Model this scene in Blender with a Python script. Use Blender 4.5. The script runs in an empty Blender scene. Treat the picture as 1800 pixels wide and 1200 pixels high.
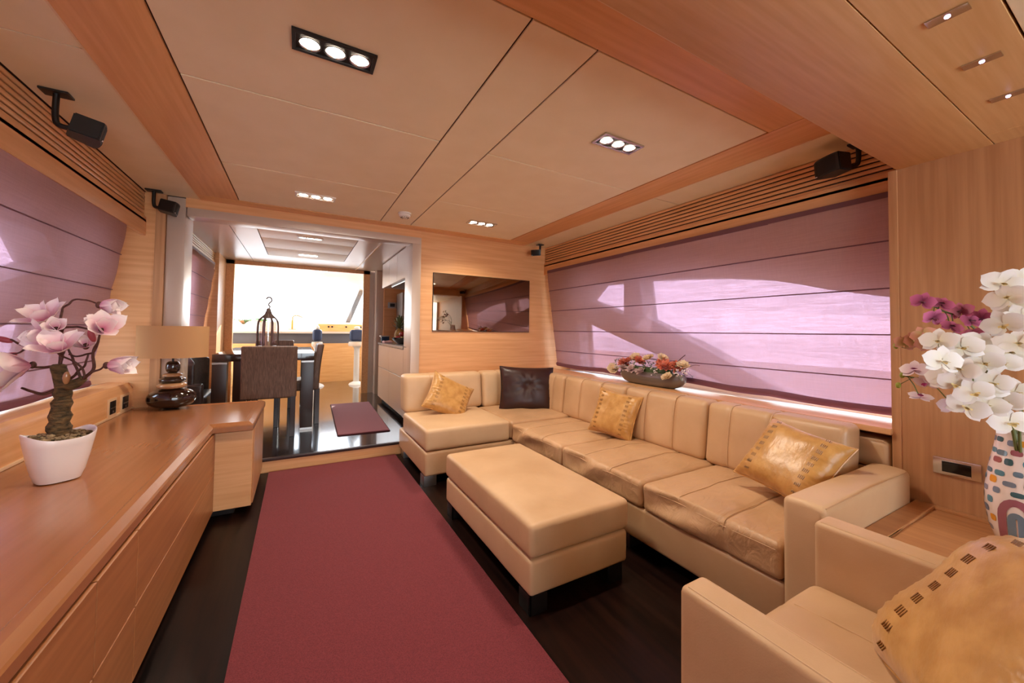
import bpy, bmesh, math, random
from mathutils import Vector, Matrix, noise, Euler
random.seed(7)
SC = bpy.context.scene
COL = SC.collection
PI = math.pi

# ---------------------------------------------------------------- camera, world, sun, exposure
def srgb(r, g, b):
    def f(c):
        c /= 255.0
        return c / 12.92 if c <= 0.04045 else ((c + 0.055) / 1.055) ** 2.4
    return (f(r), f(g), f(b), 1.0)

cam_data = bpy.data.cameras.new('camera')
cam = bpy.data.objects.new('camera', cam_data)
COL.objects.link(cam)
SC.camera = cam
YAW, PITCH, ROLL, FPX, CY = 0.508779, 0.0296372, 0.0127473, 669.64, 561.67
fwd = Vector((math.sin(YAW) * math.cos(PITCH), math.cos(YAW) * math.cos(PITCH), math.sin(PITCH)))
rgt = Vector((math.cos(YAW), -math.sin(YAW), 0))
upv = rgt.cross(fwd)
rr = rgt * math.cos(ROLL) + upv * math.sin(ROLL)
uu = -rgt * math.sin(ROLL) + upv * math.cos(ROLL)
cam.matrix_world = Matrix(((rr.x, uu.x, -fwd.x, 0), (rr.y, uu.y, -fwd.y, 0), (rr.z, uu.z, -fwd.z, 1.2), (0, 0, 0, 1)))
cam_data.sensor_width = 36
cam_data.lens = FPX / 1800 * 36
cam_data.shift_y = (CY - 600) / 1800
cam_data.clip_start = 0.02

SC.view_settings.view_transform = 'Standard'
SC.view_settings.look = 'None'
SC.view_settings.gamma = 1
SC.view_settings.exposure = 1.22
try:
    SC.cycles.use_denoising = True
    SC.cycles.max_bounces = 10
    SC.cycles.transparent_max_bounces = 16
    SC.cycles.sample_clamp_indirect = 6
    SC.cycles.caustics_reflective = False
    SC.cycles.caustics_refractive = False
except Exception:
    pass

world = bpy.data.worlds.new('harbour_sky')
SC.world = world
world.use_nodes = True
wn, wl = world.node_tree.nodes, world.node_tree.links
wn.clear()
w_tc = wn.new('ShaderNodeTexCoord'); w_sep = wn.new('ShaderNodeSeparateXYZ')
w_ramp = wn.new('ShaderNodeValToRGB'); w_bg = wn.new('ShaderNodeBackground'); w_out = wn.new('ShaderNodeOutputWorld')
wl.new(w_tc.outputs['Generated'], w_sep.inputs[0])
w_map = wn.new('ShaderNodeMapRange'); w_map.inputs[1].default_value = -1; w_map.inputs[2].default_value = 1
wl.new(w_sep.outputs['Z'], w_map.inputs[0]); wl.new(w_map.outputs[0], w_ramp.inputs[0]); wl.new(w_ramp.outputs[0], w_bg.inputs[0])
wl.new(w_bg.outputs[0], w_out.inputs[0])
els = w_ramp.color_ramp.elements
els[0].position = 0.0; els[0].color = (1.5, 1.36, 1.2, 1)  # lower half brightened above the sky's level to light the ceiling
els[1].position = 1.0; els[1].color = (0.70, 0.78, 0.95, 1)
for p, c in ((0.40, (1.3, 1.2, 1.08, 1)), (0.485, (0.62, 0.60, 0.60, 1)), (0.505, (0.92, 0.90, 0.88, 1)), (0.62, (0.94, 0.92, 0.92, 1))):
    e = els.new(p); e.color = c
w_bg.inputs[1].default_value = 5.6

def lamp(name, kind, loc, energy, color, **kw):
    d = bpy.data.lights.new(name, kind)
    d.energy = energy; d.color = color
    for k, v in kw.items():
        setattr(d, k, v)
    o = bpy.data.objects.new(name, d)
    COL.objects.link(o); o.location = loc
    return o

sun = lamp('sun', 'SUN', (4, 8, 6), 9.0, (1.0, 0.86, 0.68), angle=0.01)
sun.rotation_euler = Vector((0.42, 1.0, 0.36)).to_track_quat('Z', 'Y').to_euler()

# ---------------------------------------------------------------- materials
M = {}
def new_mat(name):
    m = bpy.data.materials.new(name); m.use_nodes = True
    nt = m.node_tree; b = nt.nodes['Principled BSDF']
    M[name] = m
    return m, nt.nodes, nt.links, b

def setp(b, rough=None, metal=None, spec=None, coat=None, coat_rough=None, sheen=None):
    if rough is not None: b.inputs['Roughness'].default_value = rough
    if metal is not None: b.inputs['Metallic'].default_value = metal
    if spec is not None: b.inputs['Specular IOR Level'].default_value = spec
    if coat is not None: b.inputs['Coat Weight'].default_value = coat
    if coat_rough is not None: b.inputs['Coat Roughness'].default_value = coat_rough
    if sheen is not None: b.inputs['Sheen Weight'].default_value = sheen

def plain(name, rgb, rough=0.5, **kw):
    m, n, l, b = new_mat(name)
    b.inputs['Base Color'].default_value = srgb(*rgb)
    setp(b, rough, **kw)
    return m

def textured(name, c1, c2, scale=(10, 10, 10), nscale=1.0, detail=5, rough=0.5, bump=0.0, bscale=None, lo=0.35, hi=0.65, distort=0.0, bdist=0.002, **kw):
    m, n, l, b = new_mat(name)
    g = n.new('ShaderNodeNewGeometry'); mp = n.new('ShaderNodeMapping'); t = n.new('ShaderNodeTexNoise'); r = n.new('ShaderNodeValToRGB')
    mp.inputs['Scale'].default_value = scale
    l.new(g.outputs['Position'], mp.inputs[0]); l.new(mp.outputs[0], t.inputs['Vector'])
    t.inputs['Scale'].default_value = nscale; t.inputs['Detail'].default_value = detail; t.inputs['Distortion'].default_value = distort
    l.new(t.outputs['Fac'], r.inputs[0]); l.new(r.outputs[0], b.inputs['Base Color'])
    r.color_ramp.elements[0].position = lo; r.color_ramp.elements[0].color = srgb(*c1)
    r.color_ramp.elements[1].position = hi; r.color_ramp.elements[1].color = srgb(*c2)
    if bump:
        bp = n.new('ShaderNodeBump'); bp.inputs['Strength'].default_value = bump; bp.inputs['Distance'].default_value = bdist
        if bscale:
            t2 = n.new('ShaderNodeTexNoise'); mp2 = n.new('ShaderNodeMapping'); mp2.inputs['Scale'].default_value = bscale
            l.new(g.outputs['Position'], mp2.inputs[0]); l.new(mp2.outputs[0], t2.inputs['Vector']); t2.inputs['Scale'].default_value = 1
            t2.inputs['Detail'].default_value = 4
            l.new(t2.outputs['Fac'], bp.inputs['Height'])
        else:
            l.new(t.outputs['Fac'], bp.inputs['Height'])
        l.new(bp.outputs[0], b.inputs['Normal'])
    setp(b, rough, **kw)
    return m

W1, W2 = (218, 160, 106), (230, 176, 124)
textured('wood_x', W1, W2, (2, 45, 45), rough=0.38, bump=0.08)      # grain along x
textured('wood_y', W1, W2, (45, 2, 45), rough=0.34, bump=0.08)      # grain along y
textured('wood_z', (180, 130, 88), (200, 150, 106), (45, 45, 1.6), rough=0.42, bump=0.08)      # grain upright
textured('sideboard_wood', (156, 98, 56), (172, 112, 68), (45, 2, 45), rough=0.36, bump=0.08)
textured('wood_side', (182, 128, 84), (196, 142, 96), (45, 2, 45), rough=0.36, bump=0.08)
textured('wood_top', (156, 100, 61), (164, 107, 67), (30, 1.5, 30), rough=0.24, coat=0.4, coat_rough=0.22)
textured('wood_band', (220, 160, 104), (232, 176, 120), (45, 2, 45), rough=0.36)
textured('wood_band_x', (220, 160, 104), (232, 176, 120), (2, 45, 45), rough=0.36)
textured('soffit_wood', (214, 166, 112), (224, 180, 128), (3, 60, 60), rough=0.4, bump=0.1)
textured('ceiling_vinyl', (242, 224, 188), (246, 229, 195), (6, 6, 6), rough=0.48, bump=0.1, bscale=(900, 900, 900), bdist=0.0004)
textured('ceiling_side', (236, 217, 182), (241, 222, 190), (6, 6, 6), rough=0.42)
plain('ceiling_back', (70, 44, 28), 0.7)
plain('trim_bead', (232, 200, 160), 0.35)
textured('floor_wenge', (14, 7, 6), (36, 19, 14), (26, 1.4, 26), rough=0.32, coat=0.06, coat_rough=0.12, spec=0.15)
textured('floor_upper', (14, 8, 8), (34, 20, 18), (26, 1.4, 26), rough=0.16, coat=0.8, coat_rough=0.08)
textured('rug_wine', (98, 30, 38), (128, 48, 56), (260, 260, 260), rough=0.95, bump=0.6, bdist=0.004, lo=0.3, hi=0.7, sheen=0.05)
textured('mat_wine', (122, 62, 76), (146, 80, 92), (260, 260, 260), rough=0.95, bump=0.5, bdist=0.003, sheen=0.2)
plain('rug_edge', (70, 24, 30), 0.9)
plain('cream_lacquer', (222, 204, 186), 0.3)
plain('silver_lacquer', (200, 180, 164), 0.3, metal=0.25)
plain('dark_gap', (22, 12, 8), 0.8)
plain('black_plastic', (14, 13, 14), 0.42)
plain('black_mesh', (8, 8, 9), 0.7)
plain('white_plastic', (232, 226, 218), 0.4)
plain('chrome', (210, 208, 205), 0.18, metal=1.0)
plain('brushed_steel', (176, 170, 166), 0.34, metal=1.0)
plain('dark_metal', (52, 46, 44), 0.35, metal=0.7)
plain('pewter', (128, 122, 116), 0.28, metal=0.55)
plain('dark_oak', (52, 34, 28), 0.3)
plain('dark_oak_top', (46, 32, 28), 0.12, coat=0.8)
plain('apple_red', (150, 40, 36), 0.3); plain('orange_peel', (224, 130, 44), 0.5); plain('pear_green', (170, 160, 70), 0.4)
plain('pink_cloth', (206, 160, 160), 0.8); plain('navy_fabric', (34, 50, 84), 0.5); plain('brass', (190, 140, 70), 0.3, metal=0.9)
textured('helm_wood', (226, 160, 92), (236, 178, 112), (3, 3, 40), rough=0.3)
plain('cage_metal', (92, 76, 70), 0.4, metal=0.3); plain('dash_grey', (92, 88, 92), 0.5); plain('bud_green', (150, 160, 60), 0.4)
plain('black_glass', (8, 8, 10), 0.08)
plain('tinted_mirror', (150, 130, 112), 0.03, metal=1.0)
plain('white_hull', (226, 224, 222), 0.4)
plain('cream_hull', (246, 230, 216), 0.5)
plain('white_ceramic', (238, 228, 224), 0.25, coat=0.5)
plain('brown_glaze', (34, 16, 12), 0.08, coat=0.8)
plain('tan_glaze', (176, 128, 86), 0.16, coat=0.6)
plain('stone_grey', (96, 92, 98), 0.3)
plain('candle_wax', (232, 214, 190), 0.5)
plain('green_leaf', (70, 92, 48), 0.5)
plain('stem_green', (96, 104, 52), 0.5)
plain('navy_glass', (28, 44, 72), 0.15)
plain('seam_gold', (232, 190, 136), 0.4)
textured('embroid', (112, 72, 28), (146, 100, 48), (200, 200, 200), rough=0.4)
plain('budpink', (168, 70, 80), 0.5)
textured('pebbles', (104, 84, 56), (176, 152, 112), (60, 60, 60), rough=0.8, bump=0.8, bdist=0.01)
textured('bark', (54, 44, 22), (112, 86, 50), (40, 40, 90), rough=0.85, bump=1.0, bdist=0.01)
textured('twig', (66, 36, 26), (92, 52, 38), (80, 80, 80), rough=0.7)
textured('chair_fabric', (88, 64, 52), (116, 88, 72), (70, 9, 9), rough=0.5, distort=1.5, bump=0.4, bdist=0.004)
textured('black_leather', (26, 18, 18), (50, 38, 36), (14, 14, 30), rough=0.34, bump=0.5, bdist=0.006)
textured('brown_leather', (46, 20, 18), (56, 26, 22), (9, 9, 9), rough=0.4, bump=0.2, bscale=(20, 20, 20), bdist=0.008)
textured('gold_satin', (186, 134, 66), (210, 160, 92), (16, 16, 16), rough=0.33, bump=0.3, bscale=(14, 50, 30), bdist=0.008, sheen=0.2)
textured('galley_granite', (120, 116, 116), (170, 164, 160), (160, 160, 160), rough=0.2)
textured('pineapple_skin', (96, 66, 28), (178, 132, 56), (70, 70, 70), rough=0.6, bump=0.8, bdist=0.01)

def leather(name, c1, c2, bump=0.35, folds=(9, 9, 9)):
    m, n, l, b = new_mat(name)
    g = n.new('ShaderNodeNewGeometry')
    def nz(scale, detail=4, dist=0.0):
        mp = n.new('ShaderNodeMapping'); mp.inputs['Scale'].default_value = scale
        t = n.new('ShaderNodeTexNoise'); t.inputs['Scale'].default_value = 1; t.inputs['Detail'].default_value = detail; t.inputs['Distortion'].default_value = dist
        l.new(g.outputs['Position'], mp.inputs[0]); l.new(mp.outputs[0], t.inputs['Vector'])
        return t
    t1 = nz((3.5, 3.5, 3.5), 6)
    r = n.new('ShaderNodeValToRGB'); l.new(t1.outputs['Fac'], r.inputs[0]); l.new(r.outputs[0], b.inputs['Base Color'])
    r.color_ramp.elements[0].position = 0.3; r.color_ramp.elements[0].color = srgb(*c1)
    r.color_ramp.elements[1].position = 0.7; r.color_ramp.elements[1].color = srgb(*c2)
    fine, fold = nz((240, 240, 240), 2), nz(folds, 3, 0.8)
    b1 = n.new('ShaderNodeBump'); b1.inputs['Strength'].default_value = 0.25; b1.inputs['Distance'].default_value = 0.0012
    b2 = n.new('ShaderNodeBump'); b2.inputs['Strength'].default_value = bump; b2.inputs['Distance'].default_value = 0.02
    l.new(fine.outputs['Fac'], b1.inputs['Height']); l.new(fold.outputs['Fac'], b2.inputs['Height'])
    l.new(b1.outputs[0], b2.inputs['Normal']); l.new(b2.outputs[0], b.inputs['Normal'])
    rm = n.new('ShaderNodeMapRange'); rm.inputs[3].default_value = 0.36; rm.inputs[4].default_value = 0.52
    l.new(t1.outputs['Fac'], rm.inputs[0]); l.new(rm.outputs[0], b.inputs['Roughness'])
    return m
leather('leather_seat', (190, 150, 110), (212, 172, 132), 0.55, (7, 13, 9))
leather('leather', (198, 160, 120), (216, 180, 140), 0.2, (5, 5, 5))
leather('leather_smooth', (206, 170, 130), (220, 186, 146), 0.12, (4, 4, 4))

def emis(name, rgb, s):
    m, n, l, b = new_mat(name)
    b.inputs['Base Color'].default_value = srgb(*rgb)
    b.inputs['Emission Color'].default_value = srgb(*rgb)
    b.inputs['Emission Strength'].default_value = s
    return m
emis('bulb_glow', (255, 236, 214), 14)
emis('led_glow', (214, 190, 255), 10)
emis('bulb_day', (255, 250, 244), 8)

def glass(name, tint, gloss=0.06):
    m = bpy.data.materials.new(name); m.use_nodes = True; M[name] = m
    n, l = m.node_tree.nodes, m.node_tree.links; n.clear()
    o = n.new('ShaderNodeOutputMaterial'); mx = n.new('ShaderNodeMixShader'); t = n.new('ShaderNodeBsdfTransparent'); g = n.new('ShaderNodeBsdfGlossy')
    t.inputs[0].default_value = srgb(*tint); g.inputs['Roughness'].default_value = 0.02; mx.inputs[0].default_value = gloss
    l.new(t.outputs[0], mx.inputs[1]); l.new(g.outputs[0], mx.inputs[2]); l.new(mx.outputs[0], o.inputs[0])
    return m
glass('window_glass', (225, 232, 238)); glass('clear_glass', (245, 240, 236), 0.1)

def sheer(name, rgb, thru, see, sc):
    m = bpy.data.materials.new(name); m.use_nodes = True; M[name] = m
    n, l = m.node_tree.nodes, m.node_tree.links; n.clear()
    o = n.new('ShaderNodeOutputMaterial'); g = n.new('ShaderNodeNewGeometry')
    def nz(scale):
        mp = n.new('ShaderNodeMapping'); mp.inputs['Scale'].default_value = scale
        t = n.new('ShaderNodeTexNoise'); t.inputs['Scale'].default_value = 1; t.inputs['Detail'].default_value = 3
        l.new(g.outputs['Position'], mp.inputs[0]); l.new(mp.outputs[0], t.inputs['Vector']); return t
    a, b = nz((6, 6, 210)), nz((120, 120, 5))
    ad = n.new('ShaderNodeMath'); ad.operation = 'ADD'; l.new(a.outputs['Fac'], ad.inputs[0])
    hb = n.new('ShaderNodeMath'); hb.operation = 'MULTIPLY'; hb.inputs[1].default_value = 0.5; l.new(b.outputs['Fac'], hb.inputs[0]); l.new(hb.outputs[0], ad.inputs[1])
    mr = n.new('ShaderNodeMapRange'); mr.inputs[1].default_value = 0.5; mr.inputs[2].default_value = 1.0
    mr.inputs[3].default_value = see - sc; mr.inputs[4].default_value = see + sc
    l.new(ad.outputs[0], mr.inputs[0])
    df = n.new('ShaderNodeBsdfDiffuse'); df.inputs[0].default_value = srgb(*rgb)
    tl = n.new('ShaderNodeBsdfTranslucent'); tl.inputs[0].default_value = srgb(*thru)
    tr = n.new('ShaderNodeBsdfTransparent'); tr.inputs[0].default_value = srgb(*thru)
    m1 = n.new('ShaderNodeMixShader'); m1.inputs[0].default_value = 0.12
    l.new(df.outputs[0], m1.inputs[1]); l.new(tl.outputs[0], m1.inputs[2])
    m2 = n.new('ShaderNodeMixShader'); l.new(mr.outputs[0], m2.inputs[0]); l.new(m1.outputs[0], m2.inputs[1]); l.new(tr.outputs[0], m2.inputs[2])
    l.new(m2.outputs[0], o.inputs[0])
    return m
sheer('blind_sheer', (172, 136, 120), (214, 174, 200), 0.135, 0.055)
sheer('blind_hem', (132, 92, 100), (200, 150, 180), 0.06, 0.03)
plain('blind_rod', (112, 74, 82), 0.6)
sheer('shade_fabric', (206, 162, 116), (230, 180, 130), 0.0, 0.0)

def attr_mat(name, rough=0.5, sheen=0.2, sub=0.0):
    m, n, l, b = new_mat(name)
    a = n.new('ShaderNodeAttribute'); a.attribute_name = 'pigment'
    l.new(a.outputs['Color'], b.inputs['Base Color']); setp(b, rough, sheen=sheen)
    return m
attr_mat('petal'); attr_mat('painted', 0.25, 0.0)
M['painted'].node_tree.nodes['Principled BSDF'].inputs['Coat Weight'].default_value = 0.5

# ---------------------------------------------------------------- building helpers
def finish(bm, name, mat, origin, smooth=35):
    bmesh.ops.remove_doubles(bm, verts=bm.verts, dist=1e-5)
    bmesh.ops.recalc_face_normals(bm, faces=bm.faces)
    if origin is not None:
        bmesh.ops.translate(bm, verts=bm.verts, vec=-Vector(origin))
    me = bpy.data.meshes.new(name); bm.to_mesh(me); bm.free()
    if smooth:
        me.polygons.foreach_set('use_smooth', [True] * len(me.polygons))
        b2 = bmesh.new(); b2.from_mesh(me)
        for e in b2.edges:
            if len(e.link_faces) == 2:
                f0, f1 = e.link_faces; a = e.calc_face_angle(0); r = f0.calc_area() / max(1e-12, f1.calc_area())
                if a > math.radians(50) or (a > math.radians(12) and (r > 14 or r < 1 / 14)): e.smooth = False
        b2.to_mesh(me); b2.free()
    mats = mat if isinstance(mat, (list, tuple)) else [mat]
    for k in mats: me.materials.append(M[k])
    return me

def tag(o, label=None, cat=None, group=None, kind=None):
    if label: o['label'] = label
    if cat: o['category'] = cat
    if group: o['group'] = group
    if kind: o['kind'] = kind
    return o

def thing(name, label, cat, origin, group=None):
    o = bpy.data.objects.new(name, None); COL.objects.link(o)
    o.location = origin; o.empty_display_size = 0.05
    tag(o, label, cat, group)
    o['o'] = list(origin)
    return o

def part(root, name, bm, mat, label=None, smooth=35, kind=None):
    """world-space mesh becomes a child of root (or a sub-part when root is a part)"""
    org = Vector(root['o'])
    me = finish(bm, name, mat, org, smooth)
    o = bpy.data.objects.new(name, me); COL.objects.link(o); o.parent = root; o['o'] = list(org)
    tag(o, label, None, None, kind)
    return o

def solo(name, bm, mat, label, cat, origin=None, group=None, smooth=35):
    if origin is None:
        c = Vector((0, 0, 0)); 
        for v in bm.verts: c += v.co
        c /= max(1, len(bm.verts)); c.z = min(v.co.z for v in bm.verts); origin = c
    me = finish(bm, name, mat, origin, smooth)
    o = bpy.data.objects.new(name, me); COL.objects.link(o); o.location = origin
    return tag(o, label, cat, group)

def struct(name, bm, mat, smooth=35):
    me = finish(bm, name, mat, None, smooth)
    o = bpy.data.objects.new(name, me); COL.objects.link(o); o['o'] = [0, 0, 0]
    return tag(o, kind='structure')

def B(): return bmesh.new()

def box(bm, x0, x1, y0, y1, z0, z1, bev=0.0, seg=2, rot=None, piv=None):
    t = bmesh.new()
    vs = [t.verts.new((x, y, z)) for x in (x0, x1) for y in (y0, y1) for z in (z0, z1)]
    for f in ((0, 1, 3, 2), (4, 6, 7, 5), (0, 4, 5, 1), (2, 3, 7, 6), (0, 2, 6, 4), (1, 5, 7, 3)):
        t.faces.new([vs[i] for i in f])
    if bev: bmesh.ops.bevel(t, geom=list(t.edges), offset=bev, segments=seg, affect='EDGES', profile=0.7)
    merge(bm, t, rot, piv)
    return bm

def merge(bm, t, rot=None, piv=None):
    if rot is not None:
        p = Vector(piv or (0, 0, 0))
        mt = Matrix.Translation(p) @ (rot if isinstance(rot, Matrix) else Euler(rot).to_matrix().to_4x4()) @ Matrix.Translation(-p)
        bmesh.ops.transform(t, matrix=mt, verts=t.verts)
    me = bpy.data.meshes.new('tmp'); t.to_mesh(me); t.free()
    bm.from_mesh(me); bpy.data.meshes.remove(me)

def prism(bm, poly, vec, mi=0):
    """closed polygon (3-D points) pushed along vec"""
    vec = Vector(vec)
    a = [bm.verts.new(p) for p in poly]; b = [bm.verts.new(Vector(p) + vec) for p in poly]
    n = len(a)
    fs = [bm.faces.new(a), bm.faces.new(b[::-1])]
    for i in range(n): fs.append(bm.faces.new((a[i], b[i], b[(i + 1) % n], a[(i + 1) % n])))
    for f in fs: f.material_index = mi
    return bm

def tube(bm, pts, r, n=8, cap=True):
    pts = [Vector(p) for p in pts]; m = len(pts)
    rs = r if isinstance(r, (list, tuple)) else [r] * m
    rings = []; prev = None
    for i, p in enumerate(pts):
        d = (pts[min(i + 1, m - 1)] - pts[max(i - 1, 0)])
        d = d.normalized() if d.length > 1e-9 else Vector((0, 0, 1))
        if prev is None:
            u = d.orthogonal().normalized()
        else:
            u = prev - d * prev.dot(d)
            u = u.normalized() if u.length > 1e-6 else d.orthogonal().normalized()
        prev = u; v = d.cross(u)
        rings.append([bm.verts.new(p + (u * math.cos(2 * PI * k / n) + v * math.sin(2 * PI * k / n)) * rs[i]) for k in range(n)])
    for i in range(m - 1):
        for k in range(n):
            bm.faces.new((rings[i][k], rings[i][(k + 1) % n], rings[i + 1][(k + 1) % n], rings[i + 1][k]))
    if cap:
        bm.faces.new(rings[0][::-1]); bm.faces.new(rings[-1])
    return bm

def smooth_path(pts, k=5):
    P = [Vector(p) for p in pts]
    if len(P) < 3: return P
    Q = [P[0] * 2 - P[1]] + P + [P[-1] * 2 - P[-2]]; out = []
    for i in range(1, len(Q) - 2):
        a, b, c, d = Q[i - 1:i + 3]
        for j in range(k):
            t = j / k
            out.append(0.5 * ((2 * b) + (c - a) * t + (2 * a - 5 * b + 4 * c - d) * t * t + (3 * b - a - 3 * c + d) * t ** 3))
    out.append(P[-1]); return out

def lathe(bm, prof, c, n=32, sx=1, sy=1, rot=None):
    c = Vector(c); rings = []; t = bmesh.new()
    for r, z in prof:
        if r < 1e-6: rings.append([t.verts.new((0, 0, z))])
        else: rings.append([t.verts.new((r * sx * math.cos(2 * PI * k / n), r * sy * math.sin(2 * PI * k / n), z)) for k in range(n)])
    for a, b in zip(rings, rings[1:]):
        for k in range(n):
            q = [a[k % len(a)], a[(k + 1) % len(a)], b[(k + 1) % len(b)], b[k % len(b)]]
            u = []
            for v in q:
                if v not in u: u.append(v)
            if len(u) > 2: t.faces.new(u)
    mt = Matrix.Translation(c)
    if rot is not None: mt = mt @ Euler(rot).to_matrix().to_4x4()
    bmesh.ops.transform(t, matrix=mt, verts=t.verts)
    merge(bm, t)
    return bm

def ball(bm, c, rx, ry=None, rz=None, n=16, rot=None):
    ry = ry or rx; rz = rz or rx
    m = max(6, n // 2)
    prof = [(math.sin(PI * i / m) if 0 < i < m else 0, -math.cos(PI * i / m) * rz) for i in range(m + 1)]
    return lathe(bm, [(p[0], p[1]) for p in prof], c, n, rx, ry, rot)

def rbox(bm, x0, x1, y0, y1, z0, z1, r=0.02, div=(6, 6, 3), fn=None, rot=None, piv=None):
    """soft upholstery block: rounded box, densely gridded, displaced by fn(local, halfsize)"""
    c = Vector(((x0 + x1) / 2, (y0 + y1) / 2, (z0 + z1) / 2)); h = Vector(((x1 - x0) / 2, (y1 - y0) / 2, (z1 - z0) / 2))
    def axis(hh, d):
        k = 3; inner = hh - r
        a = [-hh + r * i / k for i in range(k)]
        a += [-inner + 2 * inner * i / d for i in range(d + 1)]
        a += [inner + r * (i + 1) / k for i in range(k)]
        return a
    A = [axis(h[i], div[i]) for i in range(3)]
    t = bmesh.new()
    for ax in range(3):
        u, v = (ax + 1) % 3, (ax + 2) % 3
        for s in (-1, 1):
            g = []
            for a in A[u]:
                row = []
                for b in A[v]:
                    p = Vector((0, 0, 0)); p[ax] = s * h[ax]; p[u] = a; p[v] = b
                    q = Vector([max(-(h[i] - r), min(h[i] - r, p[i])) for i in range(3)])
                    d = p - q
                    if d.length > 1e-9: p = q + d.normalized() * r
                    row.append(t.verts.new(p))
                g.append(row)
            for i in range(len(g) - 1):
                for j in range(len(g[0]) - 1):
                    t.faces.new((g[i][j], g[i + 1][j], g[i + 1][j + 1], g[i][j + 1]))
    bmesh.ops.remove_doubles(t, verts=t.verts, dist=1e-5)
    if fn:
        for v in t.verts: v.co += Vector(fn(v.co.copy(), h))
    bmesh.ops.translate(t, verts=t.verts, vec=c)
    merge(bm, t, rot, piv)
    return bm

def nz3(p, s, k=0):
    return noise.noise(Vector((p[0] * s + k, p[1] * s + 3.1 * k, p[2] * s - k)))

def pfold(px, py, u, v, f, wr, seed):
    e = max(0.0, min(1.0, (abs(u) - 0.58) / 0.2)) * f ** 0.3      # gathered ends
    return wr * (f * (1.1 * nz3((px * 7, py * 7, seed), 1.0, seed) - 0.5 * abs(nz3((px * 30, py * 8, seed), 1.0, seed + 2)) * v * v) + e * 0.9 * nz3((px * 6, py * 75, seed), 1.0, seed + 7))

def pillow(bm, c, w, hgt, t, R, n=20, pinch=0.09, wr=0.006, seed=0, button=False):
    """square cushion: local x = width, y = height, z = thickness; R = 3x3 rotation"""
    tb = bmesh.new(); gr = {}
    for s in (1, -1):
        for i in range(n + 1):
            for j in range(n + 1):
                u, v = -1 + 2 * i / n, -1 + 2 * j / n
                edge = (i in (0, n) or j in (0, n))
                if edge and s == -1: continue
                f = max(0.0, (1 - u ** 4)) ** 0.55 * max(0.0, (1 - v ** 4)) ** 0.55
                px = u * w / 2 * (1 - pinch * (1 - v * v) * abs(u) ** 3)
                py = v * hgt / 2 * (1 - pinch * (1 - u * u) * abs(v) ** 3)
                z = s * t / 2 * f
                z += pfold(px, py, u, v, f, wr, seed) * s
                if button:
                    rad = math.hypot(u, v - 0.15)
                    z -= s * 0.022 * math.exp(-(rad / 0.16) ** 2)
                    z += s * 0.005 * math.cos(9 * math.atan2(v - 0.15, u)) * math.exp(-((rad - 0.3) / 0.22) ** 2)
                gr[(s, i, j)] = tb.verts.new((px, py, z))
    for s in (1, -1):
        for i in range(n):
            for j in range(n):
                q = [gr.get((s, a, b)) or gr[(1, a, b)] for a, b in ((i, j), (i + 1, j), (i + 1, j + 1), (i, j + 1))]
                tb.faces.new(q if s == 1 else q[::-1])
    mt = Matrix.Translation(Vector(c)) @ R.to_4x4()
    bmesh.ops.transform(tb, matrix=mt, verts=tb.verts)
    merge(bm, tb)
    return bm

def frame_from(normal, up, spin=0.0):
    z = Vector(normal).normalized(); x = Vector(up).cross(z).normalized(); y = z.cross(x)
    R = Matrix((x, y, z)).transposed()
    return R @ Matrix.Rotation(spin, 3, 'Z')

def holed_plate(outer, holes, pt, thick):
    """flat plate in (a,b) coordinates with holes; pt maps (a,b,depth) to a 3-D point"""
    t = bmesh.new(); edges = []; loops = []
    for L in [outer] + holes:
        vs = [t.verts.new((a, b, 0)) for a, b in L]; loops.append(L)
        for i in range(len(vs)): edges.append(t.edges.new((vs[i], vs[(i + 1) % len(vs)])))
    bmesh.ops.triangle_fill(t, edges=edges, use_beauty=True)
    fs = list(t.faces)
    out = bmesh.new()
    for d in (0, thick):
        mp = {}
        for v in t.verts: mp[v] = out.verts.new(pt(v.co.x, v.co.y, d))
        for f in fs:
            q = [mp[v] for v in f.verts]
            out.faces.new(q if d == 0 else q[::-1])
    for L in loops:
        for i in range(len(L)):
            a, b = L[i], L[(i + 1) % len(L)]
            q = [out.verts.new(pt(a[0], a[1], 0)), out.verts.new(pt(b[0], b[1], 0)), out.verts.new(pt(b[0], b[1], thick)), out.verts.new(pt(a[0], a[1], thick))]
            out.faces.new(q)
    t.free()
    return out

# coloured petals ------------------------------------------------
def petal(bm, base, d, nrm, L, W, cup, curl, c0, c1, nu=5, nv=4, tipw=0.35, mid=0.55):
    lay = bm.verts.layers.float_color.get('pigment') or bm.verts.layers.float_color.new('pigment')
    d = Vector(d).normalized(); s = d.cross(Vector(nrm))
    s = s.normalized() if s.length > 1e-6 else d.orthogonal().normalized()
    nn = s.cross(d).normalized(); base = Vector(base); g = []
    for i in range(nu + 1):
        u = 1 - (1 - i / nu) ** 1.5
        wd = W / 2 * ((1 - abs(2 * min(1, u ** (mid + 0.35)) - 1) ** 2.4) ** 0.55 + (0.10 if i == 0 else 0.03))
        row = []
        for j in range(nv + 1):
            v = -1 + 2 * j / nv
            p = base + d * (L * u * (1 - 0.12 * v * v * u)) + s * (wd * v) + nn * (cup * L * (u * u * 0.5 + 0.5 * (v * v) * wd / W * 1.3) - curl * L * u ** 3)
            vt = bm.verts.new(p); k = min(1, u * 1.25)
            vt[lay] = tuple(c0[q] * (1 - k) + c1[q] * k for q in range(3)) + (1,)
            row.append(vt)
        g.append(row)
    for i in range(nu):
        for j in range(nv): bm.faces.new((g[i][j], g[i + 1][j], g[i + 1][j + 1], g[i][j + 1]))

def paint(bm, c):
    lay = bm.verts.layers.float_color.get('pigment') or bm.verts.layers.float_color.new('pigment')
    for v in bm.verts:
        if v[lay][3] == 0: v[lay] = (c[0], c[1], c[2], 1)

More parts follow.
